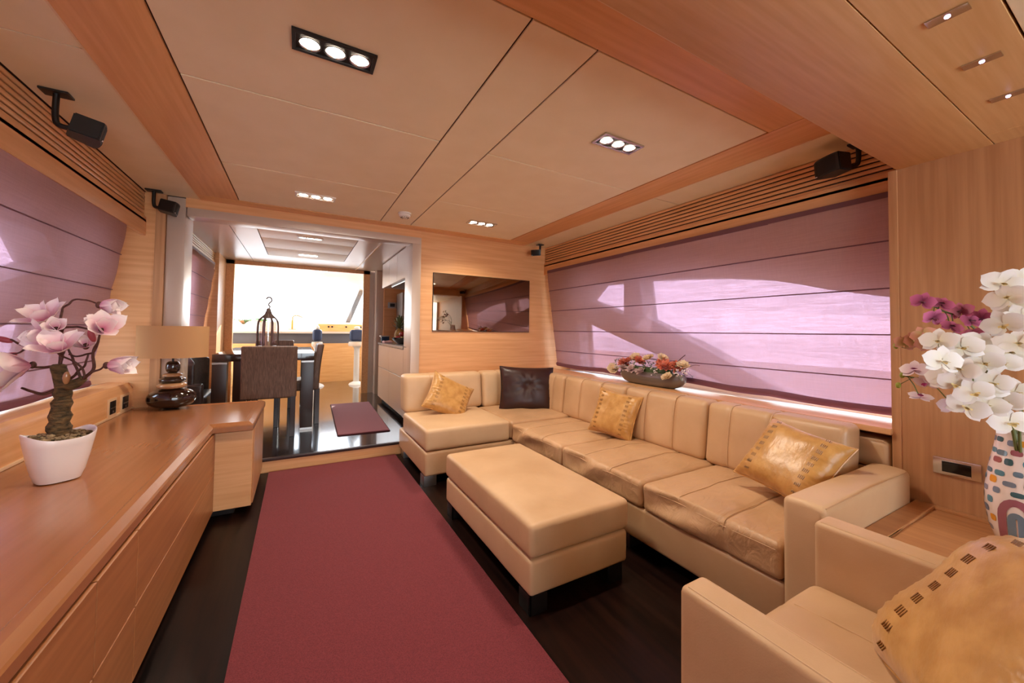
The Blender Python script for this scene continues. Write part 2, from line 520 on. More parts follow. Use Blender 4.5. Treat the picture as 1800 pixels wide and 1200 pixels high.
# ================================================================= THE SETTING
# saloon floor, raised fore floor
struct('floor', box(B(), -1.3, 3.0, -3.2, 3.79, -0.06, 0.0), 'floor_wenge')
bm = box(B(), -1.6, 2.6, 3.79, 10.6, 0.02, 0.115)
struct('floor_forward', bm, 'floor_upper')
struct('trim_1', box(B(), -1.25, 2.7, 3.772, 3.79, 0.0, 0.093), 'wood_x')          # step riser
struct('trim_2', box(B(), -1.25, 2.7, 3.765, 3.80, 0.093, 0.116, 0.004), 'dark_oak')          # step nosing

# ceiling: backing with leather panels set in narrow gaps
CZ = 2.2
bm = B(); box(bm, -1.3, 3.0, 0.66, 3.9, CZ + 0.006, CZ + 0.12)
struct('ceiling_backing', bm, 'ceiling_back')
bm = B(); g = 0.0038
for x0, x1, ys in ((-0.44, 0.627, (1.01, 1.928, 2.838, 3.64)), (0.627, 0.902, (1.01, 3.64)), (0.902, 2.0, (1.01, 1.928, 2.832, 3.64))):
    for a, b in zip(ys, ys[1:]): box(bm, x0 + g, x1 - g, a + g, b - g, CZ - 0.003, CZ + 0.006, 0.0015, 1)
struct('ceiling', bm, 'ceiling_vinyl')
bm = B()
for a, b in ((0.60, 1.94), (1.94, 3.79)): box(bm, -1.02, -0.703, a + g, b - g, CZ - 0.001, CZ + 0.006); box(bm, 2.263, 2.60, a + g, b - g, CZ - 0.001, CZ + 0.006)
struct('ceiling_side_panels', bm, 'ceiling_side')
bm = B(); box(bm, -0.70, -0.443, 0.6, 3.64, CZ - 0.006, CZ + 0.006, 0.0015); box(bm, 2.003, 2.26, 0.6, 3.64, CZ - 0.006, CZ + 0.006, 0.0015)
struct('trim_3', bm, 'wood_band')
bm = B(); box(bm, -0.70, 2.26, 3.644, 3.80, CZ - 0.006, CZ + 0.006, 0.0015); box(bm, -0.44, 2.0, 0.6, 1.006, CZ - 0.006, CZ + 0.006, 0.0015)
struct('trim_4', bm, 'wood_band_x')
bm = B(); box(bm, -0.706, -0.70, 0.66, 3.79, CZ - 0.008, CZ + 0.006); box(bm, 2.26, 2.266, 0.66, 3.79, CZ - 0.008, CZ + 0.006)
struct('trim_5', bm, 'trim_bead')

# lowered ceiling over the aft part, its front edge chamfered
bm = B(); SZ = 1.985
prism(bm, [(-1.2, 0.70, CZ + 0.1), (-1.2, 0.70, SZ + 0.03), (-1.2, 0.672, SZ), (-1.2, 0.385, SZ), (-1.2, 0.385, CZ + 0.1)], (4.0, 0, 0))
struct('ceiling_aft', bm, 'soffit_wood')
bm = B(); box(bm, -1.2, 2.318, 0.205, 0.382, SZ + 0.001, SZ + 0.02, 0.001, 1); box(bm, 2.322, 2.8, -0.6, 0.382, SZ + 0.001, SZ + 0.02, 0.001, 1)
struct('ceiling_aft_panels', bm, 'soffit_wood')
bm = B(); box(bm, -1.2, 2.318, -3.2, 0.200, SZ + 0.001, SZ + 0.02, 0.001, 1); box(bm, 2.322, 2.8, -3.2, -0.604, SZ + 0.001, SZ + 0.02)
struct('ceiling_aft_vinyl', bm, 'ceiling_side')
struct('ceiling_aft_backing', box(B(), -1.2, 2.8, -3.2, 0.385, SZ + 0.022, CZ + 0.12), 'ceiling_back')

# bulkhead between saloon and dining area
FY = 3.79
struct('wall_forward', box(B(), 1.052, 2.56, FY, FY + 0.1, 0.115, CZ, 0), 'wood_x')
bm = B()     # the wall beside the leaning window edge
prism(bm, [(2.56, FY - 0.001, CZ), (2.56, FY - 0.001, 0.0), (3.05, FY - 0.001, 0.0), (3.05, FY - 0.001, CZ)], (0, 0.1, 0))
struct('wall_forward_side', bm, 'wood_x')
bm = B(); box(bm, 0.965, 1.052, FY - 0.012, FY + 0.16, 0.115, 2.059, 0.004)
box(bm, -0.78, 1.052, FY - 0.012, FY + 0.16, 2.06, 2.125, 0.004)
box(bm, -0.905, -0.79, FY + 0.01, FY + 0.26, 0.115, CZ, 0.02)
struct('trim_6', bm, 'silver_lacquer')
bm = B(); box(bm, -0.79, 1.052, FY - 0.01, FY + 0.15, 2.125, CZ - 0.002)
struct('wall_over_opening', bm, 'wood_x')
bm = B(); box(bm, -0.962, -0.905, FY - 0.008, FY + 0.14, 0.0, CZ); struct('trim_7', bm, 'wood_z')
bm = B(); box(bm, -1.55, -0.962, FY, FY + 0.1, 0.0, CZ); struct('wall_forward_left', bm, 'wood_x')

# side walls below the windows: ledges
def xb(z): return 2.53 + (1.885 - z) * 0.15       # blind plane on the right; mirrored left with 1.53 - x
bm = B(); box(bm, 2.43, 2.62, 0.885, FY, 0.0, 0.735); box(bm, 2.43, 2.62, 0.705, 0.885, 0.0, 0.56); box(bm, 2.62, 2.63, 0.705, FY, 0.0, 0.735); struct('wall_right_low', bm, 'wood_y')
bm = B(); box(bm, 2.425, 2.66, 0.70, FY, 0.735, 0.765, 0.008); struct('trim_8', bm, 'wood_y')
bm = B(); box(bm, 2.665, 3.02, 0.3, FY, 0.70, 0.735, 0.004); struct('window_sill_right', bm, 'white_hull')
bm = B(); prism(bm, [(-1.05, -3.2, 0.6), (-1.05, -3.2, 0.752), (-1.075, -3.2, 0.79), (-1.2, -3.2, 0.795), (-1.2, -3.2, 0.6)], (0, 6.99, 0)); struct('wall_left_ledge', bm, 'wood_y')
bm = B(); box(bm, -1.055, -1.043, -3.2, 3.79, 0.601, 0.615, 0.003); struct('trim_9', bm, 'trim_bead')
bm = B(); box(bm, -1.5, -1.2, -3.2, FY, 0.765, 0.785, 0.004); struct('window_sill_left', bm, 'white_hull')
bm = B(); box(bm, -1.3, -1.17, -3.2, FY, 0.0, 0.765); struct('wall_left_low', bm, 'wood_y')

# valance boxes above the windows
bm = B(); box(bm, 2.545, 2.57, 0.70, FY, 1.875, 2.011, 0.002); box(bm, 2.545, 2.66, 0.70, FY, 1.975, 1.99); struct('trim_10', bm, 'wood_y')
bm = B(); box(bm, -1.04, -1.015, -3.2, FY, 1.875, 2.011, 0.002); box(bm, -1.13, -1.015, -3.2, FY, 1.975, 1.99); struct('trim_11', bm, 'wood_y')
bm = B(); box(bm, 2.66, 2.7, 0.66, FY, 1.95, 2.3); struct('wall_right_high', bm, 'cream_hull')
bm = B(); box(bm, -1.17, -1.13, -3.2, FY, 1.95, 2.3); struct('wall_left_high', bm, 'cream_hull')

# hull side with its glazed openings (right, then mirrored to the left)
A_ = [(2.539, 1.693), (2.149, 1.668), (1.777, 1.632), (1.473, 1.586), (1.256, 1.53), (1.089, 1.477), (0.806, 1.412), (0.45, 1.33), (0.45, 0.77), (1.32, 0.775), (1.467, 0.817), (1.921, 1.064), (2.535, 1.334)]
B_ = [(3.151, 1.714), (2.752, 1.706), (2.799, 1.372), (3.351, 1.568)]
C_ = [(3.518, 1.356), (2.89, 1.147), (2.549, 1.033), (1.98, 0.86), (1.80, 0.80), (3.563, 0.76)]
def hull_pt(side, off=0.25):
    def f(y, z, d):
        x = xb(z) + off + d
        return Vector((x if side > 0 else 1.53 - x, y, z))
    return f
def bevel_frame(name, L, pt, wdt, mat):
    bm = B(); n = len(L)
    cx = sum(p[0] for p in L) / n; cz = sum(p[1] for p in L) / n
    pts = [pt(a, b, -0.004) for a, b in L] 
    tube(bm, pts + [pts[0]], wdt, 6)
    return struct(name, bm, mat)
for side, nm in ((1, 'right'), (-1, 'left')):
    y0 = 0.3 if side > 0 else -3.2
    pt = hull_pt(side)
    plate = holed_plate([(y0, 0.72), (3.9, 0.72), (3.9, 2.25), (y0, 2.25)], [A_, B_, C_], pt, 0.15)
    struct('wall_hull_' + nm, plate, 'cream_hull')
    bm = B()  # white strips round the openings stand in for light catching their edges
    for L in (A_, B_, C_):
        m_ = len(L)
        for i in range(m_):
            p, q = L[i], L[(i + 1) % m_]
            bm.faces.new([bm.verts.new(pt(p[0], p[1], -0.006)), bm.verts.new(pt(q[0], q[1], -0.006)), bm.verts.new(pt(q[0], q[1], 0.17)), bm.verts.new(pt(p[0], p[1], 0.17))])
    bmesh.ops.scale(bm, vec=(1, 1, 1), verts=bm.verts); struct('trim_%d' % (21 if side > 0 else 22), bm, 'white_hull')
    for k, L in enumerate((A_, B_, C_)):
        bm = B(); prism(bm, [pt(a, b, 0.05) for a, b in L], ((0.006 if side > 0 else -0.006), 0, 0))
        struct('window_%d' % (k + 1 + (3 if side < 0 else 0)), bm, 'window_glass', 0)
    bm = B()
    # white tube standing in for the sunlit diagonal edge, and a slim upright in the small panes
    for (a, b), (c, d), w in (((2.535, 1.334), (1.467, 0.817), 0.03), ((2.75, 1.72), (2.56, 1.70), 0.03), ((2.56, 1.70), (2.55, 1.33), 0.02), ((3.33, 1.30), (3.35, 0.78), 0.03)):
        p, q = pt(a, b, -0.01), pt(c, d, -0.01)
        tube(bm, [p, q], w, 8)
    struct('trim_%d' % (12 if side > 0 else 13), bm, 'white_hull')
# side deck and bulwark outside
for side, nm in ((1, 'right'), (-1, 'left')):
    def mx(x): return x if side > 0 else 1.53 - x
    a, b = sorted((mx(3.15), mx(4.1))); c, d = sorted((mx(4.1), mx(4.2)))
    struct('side_deck_' + nm, box(B(), a, b, -6, 12, 0.30, 0.36), 'white_hull')
    struct('bulwark_' + nm, box(B(), c, d, -6, 12, 0.30, 0.92, 0.02), 'white_hull')

# right aft wall (upright grain) with its end cap
bm = B(); box(bm, 2.452, 2.56, -3.2, 0.70, 0.0, SZ); struct('wall_right', bm, 'wood_z')
bm = B(); box(bm, 2.446, 2.47, 0.672, 0.704, 0.0, SZ, 0.004); struct('trim_14', bm, 'wood_z')
bm = B(); box(bm, 2.56, 2.95, 0.60, 0.70, 0.0, 2.25); struct('wall_right_return', bm, 'wood_z')
# unseen aft end; wide glazed door added to bring in fill daylight
bm = B(); box(bm, -1.6, -0.4, -3.3, -3.2, 0, 2.2); box(bm, 2.4, 2.6, -3.3, -3.2, 0, 2.2); box(bm, -0.4, 2.4, -3.3, -3.2, 1.96, 2.2); struct('wall_aft', bm, 'wood_z')
bm = B(); box(bm, -0.4, 2.4, -3.26, -3.25, 0.0, 1.96); struct('added_aft_door', bm, 'window_glass')
bm = B()
for x in (-0.4, 1.0, 2.34): box(bm, x, x + 0.06, -3.28, -3.22, 0, 1.96, 0.004)
struct('trim_15', bm, 'brushed_steel')

# ---- dining area shell
DZ = 2.2
bm = B(); box(bm, -1.05, 1.9, 3.93, 6.9, DZ + 0.006, DZ + 0.1); struct('ceiling_dining_backing', bm, 'ceiling_back')
bm = B()
for a, b in ((3.93, 4.5), (6.15, 6.9)): box(bm, -0.62, 0.80, a + g, b - g, DZ - 0.002, DZ + 0.006)
box(bm, -0.62, -0.40, 4.5, 6.15, DZ - 0.002, DZ + 0.006); box(bm, 0.56, 0.80, 4.5, 6.15, DZ - 0.002, DZ + 0.006)
box(bm, -1.05, -0.626, 3.93, 6.9, DZ - 0.002, DZ + 0.006); box(bm, 0.815, 1.9, 3.93, 6.9, DZ - 0.002, DZ + 0.006)
struct('ceiling_dining', bm, 'cream_lacquer')
bm = B()
for a, b in ((4.5, 4.95), (4.95, 5.55), (5.55, 6.15)): box(bm, -0.39, 0.55, a + g, b - g, DZ - 0.008, DZ + 0.006, 0.0015)
struct('ceiling_dining_panel', bm, 'ceiling_vinyl')
bm = B(); box(bm, 0.80, 0.815, 3.93, 6.9, DZ - 0.012, DZ + 0.006); struct('trim_16', bm, 'trim_bead')
# left dining wall
bm = B(); box(bm, -1.4, -0.96, 6.35, 6.9, 0.115, DZ); box(bm, -1.25, -1.10, 3.9, 6.35, 0.115, 0.80); struct('wall_dining_left', bm, 'wood_x')
bm = B(); box(bm, -1.02, -0.995, 3.9, 6.35, 1.96, 2.06, 0.004); box(bm, -1.2, -1.0, 3.9, 6.35, 2.04, 2.06); struct('trim_17', bm, 'wood_y')
bm = holed_plate([(3.9, 0.8), (6.35, 0.8), (6.35, 2.2), (3.9, 2.2)], [[(4.1, 0.95), (5.9, 0.95), (5.3, 1.85), (4.1, 1.85)]], hull_pt(-1, 0.2), 0.06)
struct('wall_hull_dining', bm, 'cream_hull')
# partition to the helm
PY = 6.9
bm = B(); box(bm, -1.05, -0.86, PY, PY + 0.08, 0.115, DZ + 0.02); box(bm, 0.94, 1.04, PY, PY + 0.08, 0.115, DZ + 0.02); box(bm, -1.05, 1.04, PY, PY + 0.08, 2.14, DZ + 0.02); struct('trim_18', bm, 'wood_band')
bm = B(); box(bm, 1.12, 1.24, 6.72, 6.98, 0.115, DZ, 0.01); box(bm, 1.04, 1.12, PY + 0.02, PY + 0.08, 0.115, DZ); struct('trim_19', bm, 'silver_lacquer')
bm = B(); box(bm, 1.24, 1.95, 6.66, 6.74, 0.115, DZ); struct('wall_galley', bm, 'wood_x')
bm = B(); box(bm, 1.90, 1.95, 3.89, 6.7, 0.115, DZ); struct('wall_galley_back', bm, 'wood_y')

# ---- helm shell: windscreen, sloping lining
bm = B(); box(bm, -2.2, 2.4, 6.98, 8.0, 2.2, 2.26); prism(bm, [(-2.2, 8.0, 2.2), (-2.2, 9.0, 2.08), (-2.2, 9.0, 2.3), (-2.2, 8.0, 2.26)], (4.6, 0, 0)); struct('ceiling_helm', bm, 'ceiling_side')
WB, WT = (10.3, 1.36), (9.05, 2.06)
bm = B()
for x, dx in ((0.95, -0.0), (-1.9, 0), (2.3, 0)):
    prism(bm, [(x + 0.05, WB[0], WB[1]), (x + 0.16, WB[0], WB[1]), (x + 0.30, WT[0], WT[1]), (x + 0.19, WT[0], WT[1])], (0, -0.06, 0.06))
struct('trim_20', bm, 'brushed_steel')
bm = B(); prism(bm, [(-2.2, WB[0], WB[1]), (2.4, WB[0], WB[1]), (2.4, WT[0], WT[1]), (-2.2, WT[0], WT[1])], (0, 0.01, 0.01)); struct('window_7', bm, 'window_glass', 0)
bm = B(); box(bm, -2.2, 2.4, 10.28, 10.34, 0.1, 1.36); struct('wall_helm_forward', bm, 'cream_lacquer')
bm = B(); box(bm, -2.25, -2.2, 6.98, 10.3, 0.1, 1.3); box(bm, 2.4, 2.45, 6.98, 10.3, 0.1, 1.3); box(bm, -2.25, -1.05, 6.9, 6.98, 0.1, 2.25); box(bm, 1.24, 2.45, 6.9, 6.98, 0.1, 2.25); struct('wall_helm_side', bm, 'cream_lacquer')
bm = B(); prism(bm, [(-2.2, 6.98, 1.3), (-2.2, 10.28, 1.3), (-2.2, 9.05, 2.06), (-2.2, 6.98, 2.2)], (-0.01, 0, 0)); prism(bm, [(2.4, 6.98, 1.3), (2.4, 10.28, 1.3), (2.4, 9.05, 2.06), (2.4, 6.98, 2.2)], (0.01, 0, 0)); struct('window_8', bm, 'window_glass', 0)
struct('foredeck', box(B(), -2.4, 2.6, 10.36, 16, 1.0, 1.2), 'white_hull')

# ================================================================= THINGS
# ---- roman blinds
def blind(label, side, y0, y1, ztop, zbot, seams, sag, gp, base=None, off=0.0):
    base = base or xb
    root = thing('roman_blind', label, 'blind', ((base(1.9) if side > 0 else 1.53 - base(1.9)), (y0 + y1) / 2, ztop), gp)
    def P(y, z, d=0.0):
        x = base(z) + off + d; return Vector((x if side > 0 else 1.53 - x, y, z))
    bm = B(); ny = 48; zs = []
    z = ztop; 
    lv = [ztop] + seams + [zbot]
    for a, b in zip(lv, lv[1:]):
        for k in range(4): zs.append((a + (b - a) * k / 4, k / 4))
    zs.append((zbot, 0))
    gr = []
    for i, (z, f) in enumerate(zs):
        row = []
        for j in range(ny + 1):
            y = y0 + (y1 - y0) * j / ny
            d = -0.010 * math.sin(PI * f) + 0.006 * nz3((y, z * 2, 0), 1.6, 3)
            zz = z + (sag(y) if i == len(zs) - 1 else 0) + (sag(y) * 0.6 if i == len(zs) - 2 else 0)
            inset = 0.012 * math.sin(PI * f) if j in (0, ny) else 0
            row.append(bm.verts.new(P(y + (inset if j == 0 else -inset), zz, d)))
        gr.append(row)
    for a, b in zip(gr, gr[1:]):
        for j in range(ny): bm.faces.new((a[j], a[j + 1], b[j + 1], b[j]))
    fab = part(root, 'fabric', bm, 'blind_sheer')
    for z in seams:
        bm = B(); tube(bm, [P(y0, z, -0.004), P((y0 + y1) / 2, z - 0.002, -0.006), P(y1, z, -0.004)], 0.0035, 6)
        part(root, 'rod', bm, 'blind_rod')
    # gathered bottom hem
    bm = B(); hr = []
    for j in range(ny * 2 + 1):
        y = y0 + (y1 - y0) * j / (ny * 2); s = sag(y)
        row = []
        for k, (dd, dz) in enumerate(((-0.004, 0.03), (-0.016, 0.022), (-0.02, 0.005), (-0.012, -0.012), (0.004, -0.016), (0.012, 0.0), (0.004, 0.028))):
            row.append(bm.verts.new(P(y, zbot + s + dz + 0.004 * nz3((y, k, 1), 3.0, 5), dd + 0.006 * nz3((y, k * 0.4, 0), 5.0, 1))))
        hr.append(row)
    for a, b in zip(hr, hr[1:]):
        for k in range(6): bm.faces.new((a[k], a[k + 1], b[k + 1], b[k]))
    part(root, 'bottom_hem', bm, 'blind_hem')
    bm = B(); box(bm, *sorted((P(y0, ztop, -0.0).x, P(y0, ztop, 0.03).x)), y0, y1, ztop - 0.004, ztop + 0.03); part(root, 'headrail', bm, 'blind_rod')
    return root
SEAMS = [1.675, 1.44, 1.205, 0.975]
def sagR(y): return -0.012 * abs(math.sin((y + 0.2) * PI / 0.78)) + 0.022 * math.exp(-((y - 1.9) / 0.25) ** 2)
def sagL(y): return -0.012 * abs(math.sin(y * PI / 0.8)) 
blind('mauve sheer roman blind over the wide window behind the sofa', 1, 0.715, 3.70, 1.885, 0.81, SEAMS, sagR, 'mauve roman blinds')
blind('mauve sheer roman blind over the window above the sideboard, behind the magnolia', -1, -2.8, 3.47, 1.885, 0.83, SEAMS, sagL, 'mauve roman blinds', off=0.02)
blind('mauve sheer roman blind in the dining area beyond the doorway, left of the table', -1, 4.05, 6.30, 2.02, 0.86, [1.80, 1.57, 1.34, 1.11], sagL, 'mauve roman blinds', base=lambda z: 2.54 + (1.9 - z) * 0.13)

# ---- slatted air vents in the valances
def vent(label, xf, y0, y1, z0, z1, sgn, n=7):
    root = thing('air_vent', label, 'air vent', (xf, (y0 + y1) / 2, z0), 'slatted air vents above the windows')
    bm = B(); a, b = sorted((xf + 0.022 * sgn, xf + 0.03 * sgn)); box(bm, a, b, y0, y1, z0, z1); part(root, 'backing', bm, 'dark_gap')
    bm = B(); h = (z1 - z0) / n
    for k in range(n):
        a, b = sorted((xf + 0.008 * sgn, xf + 0.02 * sgn)); box(bm, a, b, y0, y1, z0 + k * h + h * 0.27, z0 + (k + 1) * h, 0.002, 1)
    part(root, 'slats', bm, 'wood_y')
    return root
vent('long slatted wooden air vent above the blind behind the sofa', 2.548, 0.71, 3.785, 2.003, 2.196, 1)
vent('long slatted wooden air vent above the sideboard window on the left', -1.018, -2.5, 3.785, 2.003, 2.196, -1)
vent('slatted wooden air vent in the dining area above the far left blind', -1.0, 3.97, 6.35, 2.065, 2.196, -1, 5)

# ---- recessed triple spotlights
def downlight(cx, cy, label, style, z=CZ, w=0.272, d=0.108, energy=8, gp='triple ceiling spotlights in the saloon'):
    root = thing('ceiling_spotlight', label, 'ceiling light', (cx, cy, z - 0.006), gp)
    fr = {'black': 'black_plastic', 'chrome': 'chrome', 'white': 'white_plastic'}[style]
    bm = holed_plate([(-w / 2, -d / 2), (w / 2, -d / 2), (w / 2, d / 2), (-w / 2, d / 2)], [[(-w / 2 + .012, -d / 2 + .012), (w / 2 - .012, -d / 2 + .012), (w / 2 - .012, d / 2 - .012), (-w / 2 + .012, d / 2 - .012)]],
                     lambda a, b, t: Vector((cx + a, cy + b, z - 0.012 + t)), 0.011)
    part(root, 'frame', bm, fr)
    bm = B(); box(bm, cx - w / 2 + .008, cx + w / 2 - .008, cy - d / 2 + .008, cy + d / 2 - .008, z - 0.007, z - 0.0035); part(root, 'housing', bm, 'dark_metal' if style != 'white' else 'white_plastic')
    for k in (-1, 0, 1):
        x = cx + k * w * 0.3
        bm = B(); lathe(bm, [(0.036, -0.0115), (0.0365, -0.013), (0.032, -0.013), (0.028, -0.008), (0.028, -0.007)], (x, cy, z), 24)
        ring = part(root, 'lamp_ring', bm, 'chrome')
        bm = B(); lathe(bm, [(0.0, -0.0105), (0.016, -0.011), (0.029, -0.009), (0.029, -0.0072), (0, -0.0072)], (x, cy, z), 24)
        part(ring, 'bulb', bm, 'bulb_glow')
        if energy:
            s = lamp('spot_beam', 'SPOT', (x, cy, z - 0.03), energy, (1.0, 0.87, 0.70), spot_size=2.5, spot_blend=0.9, shadow_soft_size=0.025)
            s.parent = root; s.location = (x - cx, 0, -0.024)
    return root
downlight(0.088, 1.485, 'black framed triple spotlight nearest the camera, upper left of the ceiling', 'black')
downlight(1.445, 1.465, 'chrome framed triple spotlight in the ceiling over the ottoman side', 'chrome')
downlight(0.083, 3.22, 'triple spotlight in the ceiling just before the doorway', 'white')
downlight(1.455, 3.21, 'triple spotlight in the ceiling in front of the wall mirror', 'chrome')
downlight(0.08, 4.72, 'pale triple spotlight in the dining ceiling over the near end of the table', 'white', DZ - 0.005, 0.25, 0.09, 8, 'dining ceiling lights')
# small lights further forward
for (x, y, z, w, d, lb) in ((0.08, 5.85, DZ - 0.006, 0.24, 0.10, 'flat white light panel in the dining ceiling near the helm partition'), (-0.53, 7.55, 2.2, 0.16, 0.12, 'square white light in the helm ceiling at the left'), (0.32, 7.4, 2.2, 0.2, 0.08, 'small spotlight strip in the helm ceiling, right of the square one')):
    root = thing('ceiling_light', lb, 'ceiling light', (x, y, z), 'flat lights of dining and helm ceilings')
    part(root, 'frame', box(B(), x - w / 2, x + w / 2, y - d / 2, y + d / 2, z - 0.006, z, 0.002), 'white_plastic')
    part(root, 'diffuser', box(B(), x - w / 2 + .012, x + w / 2 - .012, y - d / 2 + .012, y + d / 2 - .012, z - 0.009, z - 0.005, 0.001), 'bulb_day')
# three tiny lights in the lowered ceiling
for x, lb in ((1.365, 'first'), (1.675, 'middle'), (1.99, 'last')):
    w = {'first': 'leftmost of the three tiny violet lights in the lowered wooden ceiling', 'middle': 'middle one of the three tiny violet lights in the lowered wooden ceiling', 'last': 'rightmost of the three tiny violet lights in the lowered wooden ceiling'}[lb]
    root = thing('courtesy_light', w, 'ceiling light', (x, 0.28, SZ), 'tiny lights in the lowered ceiling')
    part(root, 'plate', box(B(), x - 0.017, x + 0.017, 0.28 - 0.036, 0.28 + 0.036, SZ - 0.003, SZ + 0.001, 0.001), 'chrome')
    bm = B(); ball(bm, (x, 0.28, SZ - 0.004), 0.0055, 0.0055, 0.003); part(root, 'lens', bm, 'led_glow')

# ---- smoke detector
root = thing('smoke_detector', 'round white smoke detector on the saloon ceiling near the doorway', 'smoke detector', (0.765, 3.28, CZ))
part(root, 'base', lathe(B(), [(0, 0), (0.055, 0), (0.056, -0.012), (0.05, -0.016), (0, -0.016)], (0.765, 3.28, CZ - 0.003)), 'white_plastic')
part(root, 'cap', lathe(B(), [(0.046, -0.016), (0.047, -0.028), (0.036, -0.038), (0.0, -0.042)], (0.765, 3.28, CZ - 0.003)), 'white_plastic')
bm = B()
for k in range(10):
    a = 2 * PI * k / 10; c = Vector((0.765 + 0.03 * math.cos(a), 3.28 + 0.03 * math.sin(a), CZ - 0.0425)); box(bm, c.x - .006, c.x + .006, c.y - .002, c.y + .002, c.z - .002, c.z + .003, rot=(0, 0, a), piv=c)
part(root, 'grille', bm, 'dark_metal')

# ---- ceiling speakers
def speaker(px, py, bx, by, bz, ang, label, s=1.0, tilt=0.2):
    root = thing('speaker', label, 'speaker', (px, py, CZ), 'small black speakers under the ceiling')
    part(root, 'mounting_plate', box(B(), px - 0.045 * s, px + 0.045 * s, py - 0.03, py + 0.03, CZ - 0.011, CZ - 0.002, 0.002), 'black_plastic')
    bm = B(); tube(bm, smooth_path([(px, py, CZ - 0.008), (px, py, bz + 0.03), (px + (bx - px) * 0.2, py + (by - py) * 0.2, bz - 0.002), (bx, by, bz)], 4), 0.011, 10); part(root, 'bracket_arm', bm, 'black_plastic')
    # curved trapezoid body, wide front
    t = B(); prof = []
    for k in range(9):
        u = -1 + k / 4.0; prof.append((u * 0.07 * s, 0.045 + 0.014 * (1 - u * u)))
    prof = [(0.045 * s, -0.045), (-0.045 * s, -0.045)] + [(a, b) for a, b in prof]
    prism(t, [(a, b, -0.042 * s) for a, b in prof], (0, 0, 0.084 * s))
    bmesh.ops.bevel(t, geom=list(t.edges), offset=0.004, segments=2, affect='EDGES')
    mt = Matrix.Translation((bx, by, bz)) @ Euler((-tilt, 0, ang)).to_matrix().to_4x4()
    bmesh.ops.transform(t, matrix=mt, verts=t.verts)
    body = part(root, 'body', t, 'black_plastic')
    t = B(); prism(t, [(a * 0.9, 0.045 + 0.014 * (1 - (a / (0.07 * s)) ** 2) + 0.002, -0.034 * s) for a, b in prof[2:]] + [(a * 0.9, 0.04, -0.034 * s) for a in (0.06 * s, -0.06 * s)], (0, 0, 0.068 * s))
    bmesh.ops.transform(t, matrix=mt, verts=t.verts); part(body, 'grille', t, 'black_mesh')
    t = B(); box(t, 0.045 * s, 0.058 * s, 0.055, 0.0585, -0.036 * s, -0.033 * s); bmesh.ops.transform(t, matrix=mt, verts=t.verts); part(body, 'badge', t, 'white_plastic', 'tiny pale badge')
    return root
speaker(-0.935, 2.36, -0.845, 2.36, 2.058, -1.15, 'black speaker on a bracket under the ceiling, nearest on the left above the sideboard')
speaker(-0.955, 3.70, -0.865, 3.66, 2.075, -1.5, 'black speaker under the ceiling at the left edge of the doorway')
speaker(2.40, 3.66, 2.33, 3.62, 2.09, 2.3, 'black speaker in the far corner right of the wall mirror', 0.8)
speaker(2.53, 0.84, 2.42, 0.90, 2.085, 1.1, 'black speaker beside the wooden pillar at the near end of the right air vent', 1.1, 0.1)

# ---- tinted mirror
root = thing('wall_mirror', 'wide dark-tinted mirror panel on the wooden wall behind the sofa', 'mirror', (1.76, FY, 1.19))
part(root, 'glass', box(B(), 1.185, 2.335, FY - 0.012, FY - 0.004, 1.19, 1.785, 0.0015), 'tinted_mirror')
part(root, 'edge', box(B(), 1.181, 2.339, FY - 0.007, FY - 0.001, 1.186, 1.789), 'dark_metal')

# ---- sideboard
FX = -0.44
def cabinet(label, y0, y1, x0, x1, z0, z1, fronts, horiz=True):
    root = thing('sideboard_cabinet', label, 'cabinet', ((x0 + x1) / 2, (y0 + y1) / 2, 0), 'cabinet units of the long sideboard')
    part(root, 'body', box(B(), x0, x1 - 0.02, y0 + 0.001, y1 - 0.001, 0.05, z1), 'sideboard_wood')
    part(root, 'plinth', box(B(), x0 + 0.02, x1 - 0.09, y0 + 0.001, y1 - 0.001, 0.0, 0.05), 'dark_gap')
    for a, b, c, d in fronts:
        part(root, 'drawer', box(B(), x1 - 0.019, x1, a + 0.0025, b - 0.0025, c + 0.0025, d - 0.0025, 0.0015, 1), 'sideboard_wood')
    return root
ZT = 0.54
cabinet('wooden sideboard cabinet unit at the near end, beside and behind the camera', -1.2, 1.40, -1.03, FX, 0, ZT, [(0.1, 1.40, 0.295, ZT), (0.1, 1.40, 0.05, 0.295), (-1.2, 0.1, 0.295, ZT), (-1.2, 0.1, 0.05, 0.295)])
cabinet('narrow wooden sideboard cabinet unit in the middle of the row', 1.40, 1.69, -1.03, FX, 0, ZT, [(1.40, 1.69, 0.295, ZT), (1.40, 1.69, 0.05, 0.295)])
cabinet('long wooden sideboard cabinet unit running up to the corner cabinet', 1.69, 2.995, -1.03, FX, 0, ZT, [(1.69, 2.995, 0.295, ZT), (1.69, 2.995, 0.05, 0.295)])
root = thing('corner_cabinet', 'wooden corner cabinet that juts out at the far end of the sideboard', 'cabinet', (-0.34, 3.4, 0))
part(root, 'body', box(B(), -1.03, -0.245, 3.0, 3.76, 0.05, ZT, 0.003, 1), 'wood_x')
part(root, 'side_panel', box(B(), -0.2445, -0.238, 3.03, 3.76, 0.055, ZT - 0.003, 0.001, 1), 'wood_z')
part(root, 'plinth', box(B(), -1.0, -0.34, 3.06, 3.75, 0.0, 0.05), 'dark_gap')
root = thing('sideboard_worktop', 'long glossy wooden worktop with a chamfered raised edge over the sideboard', 'worktop', (-0.74, 1.5, 0.545))
bm = B()
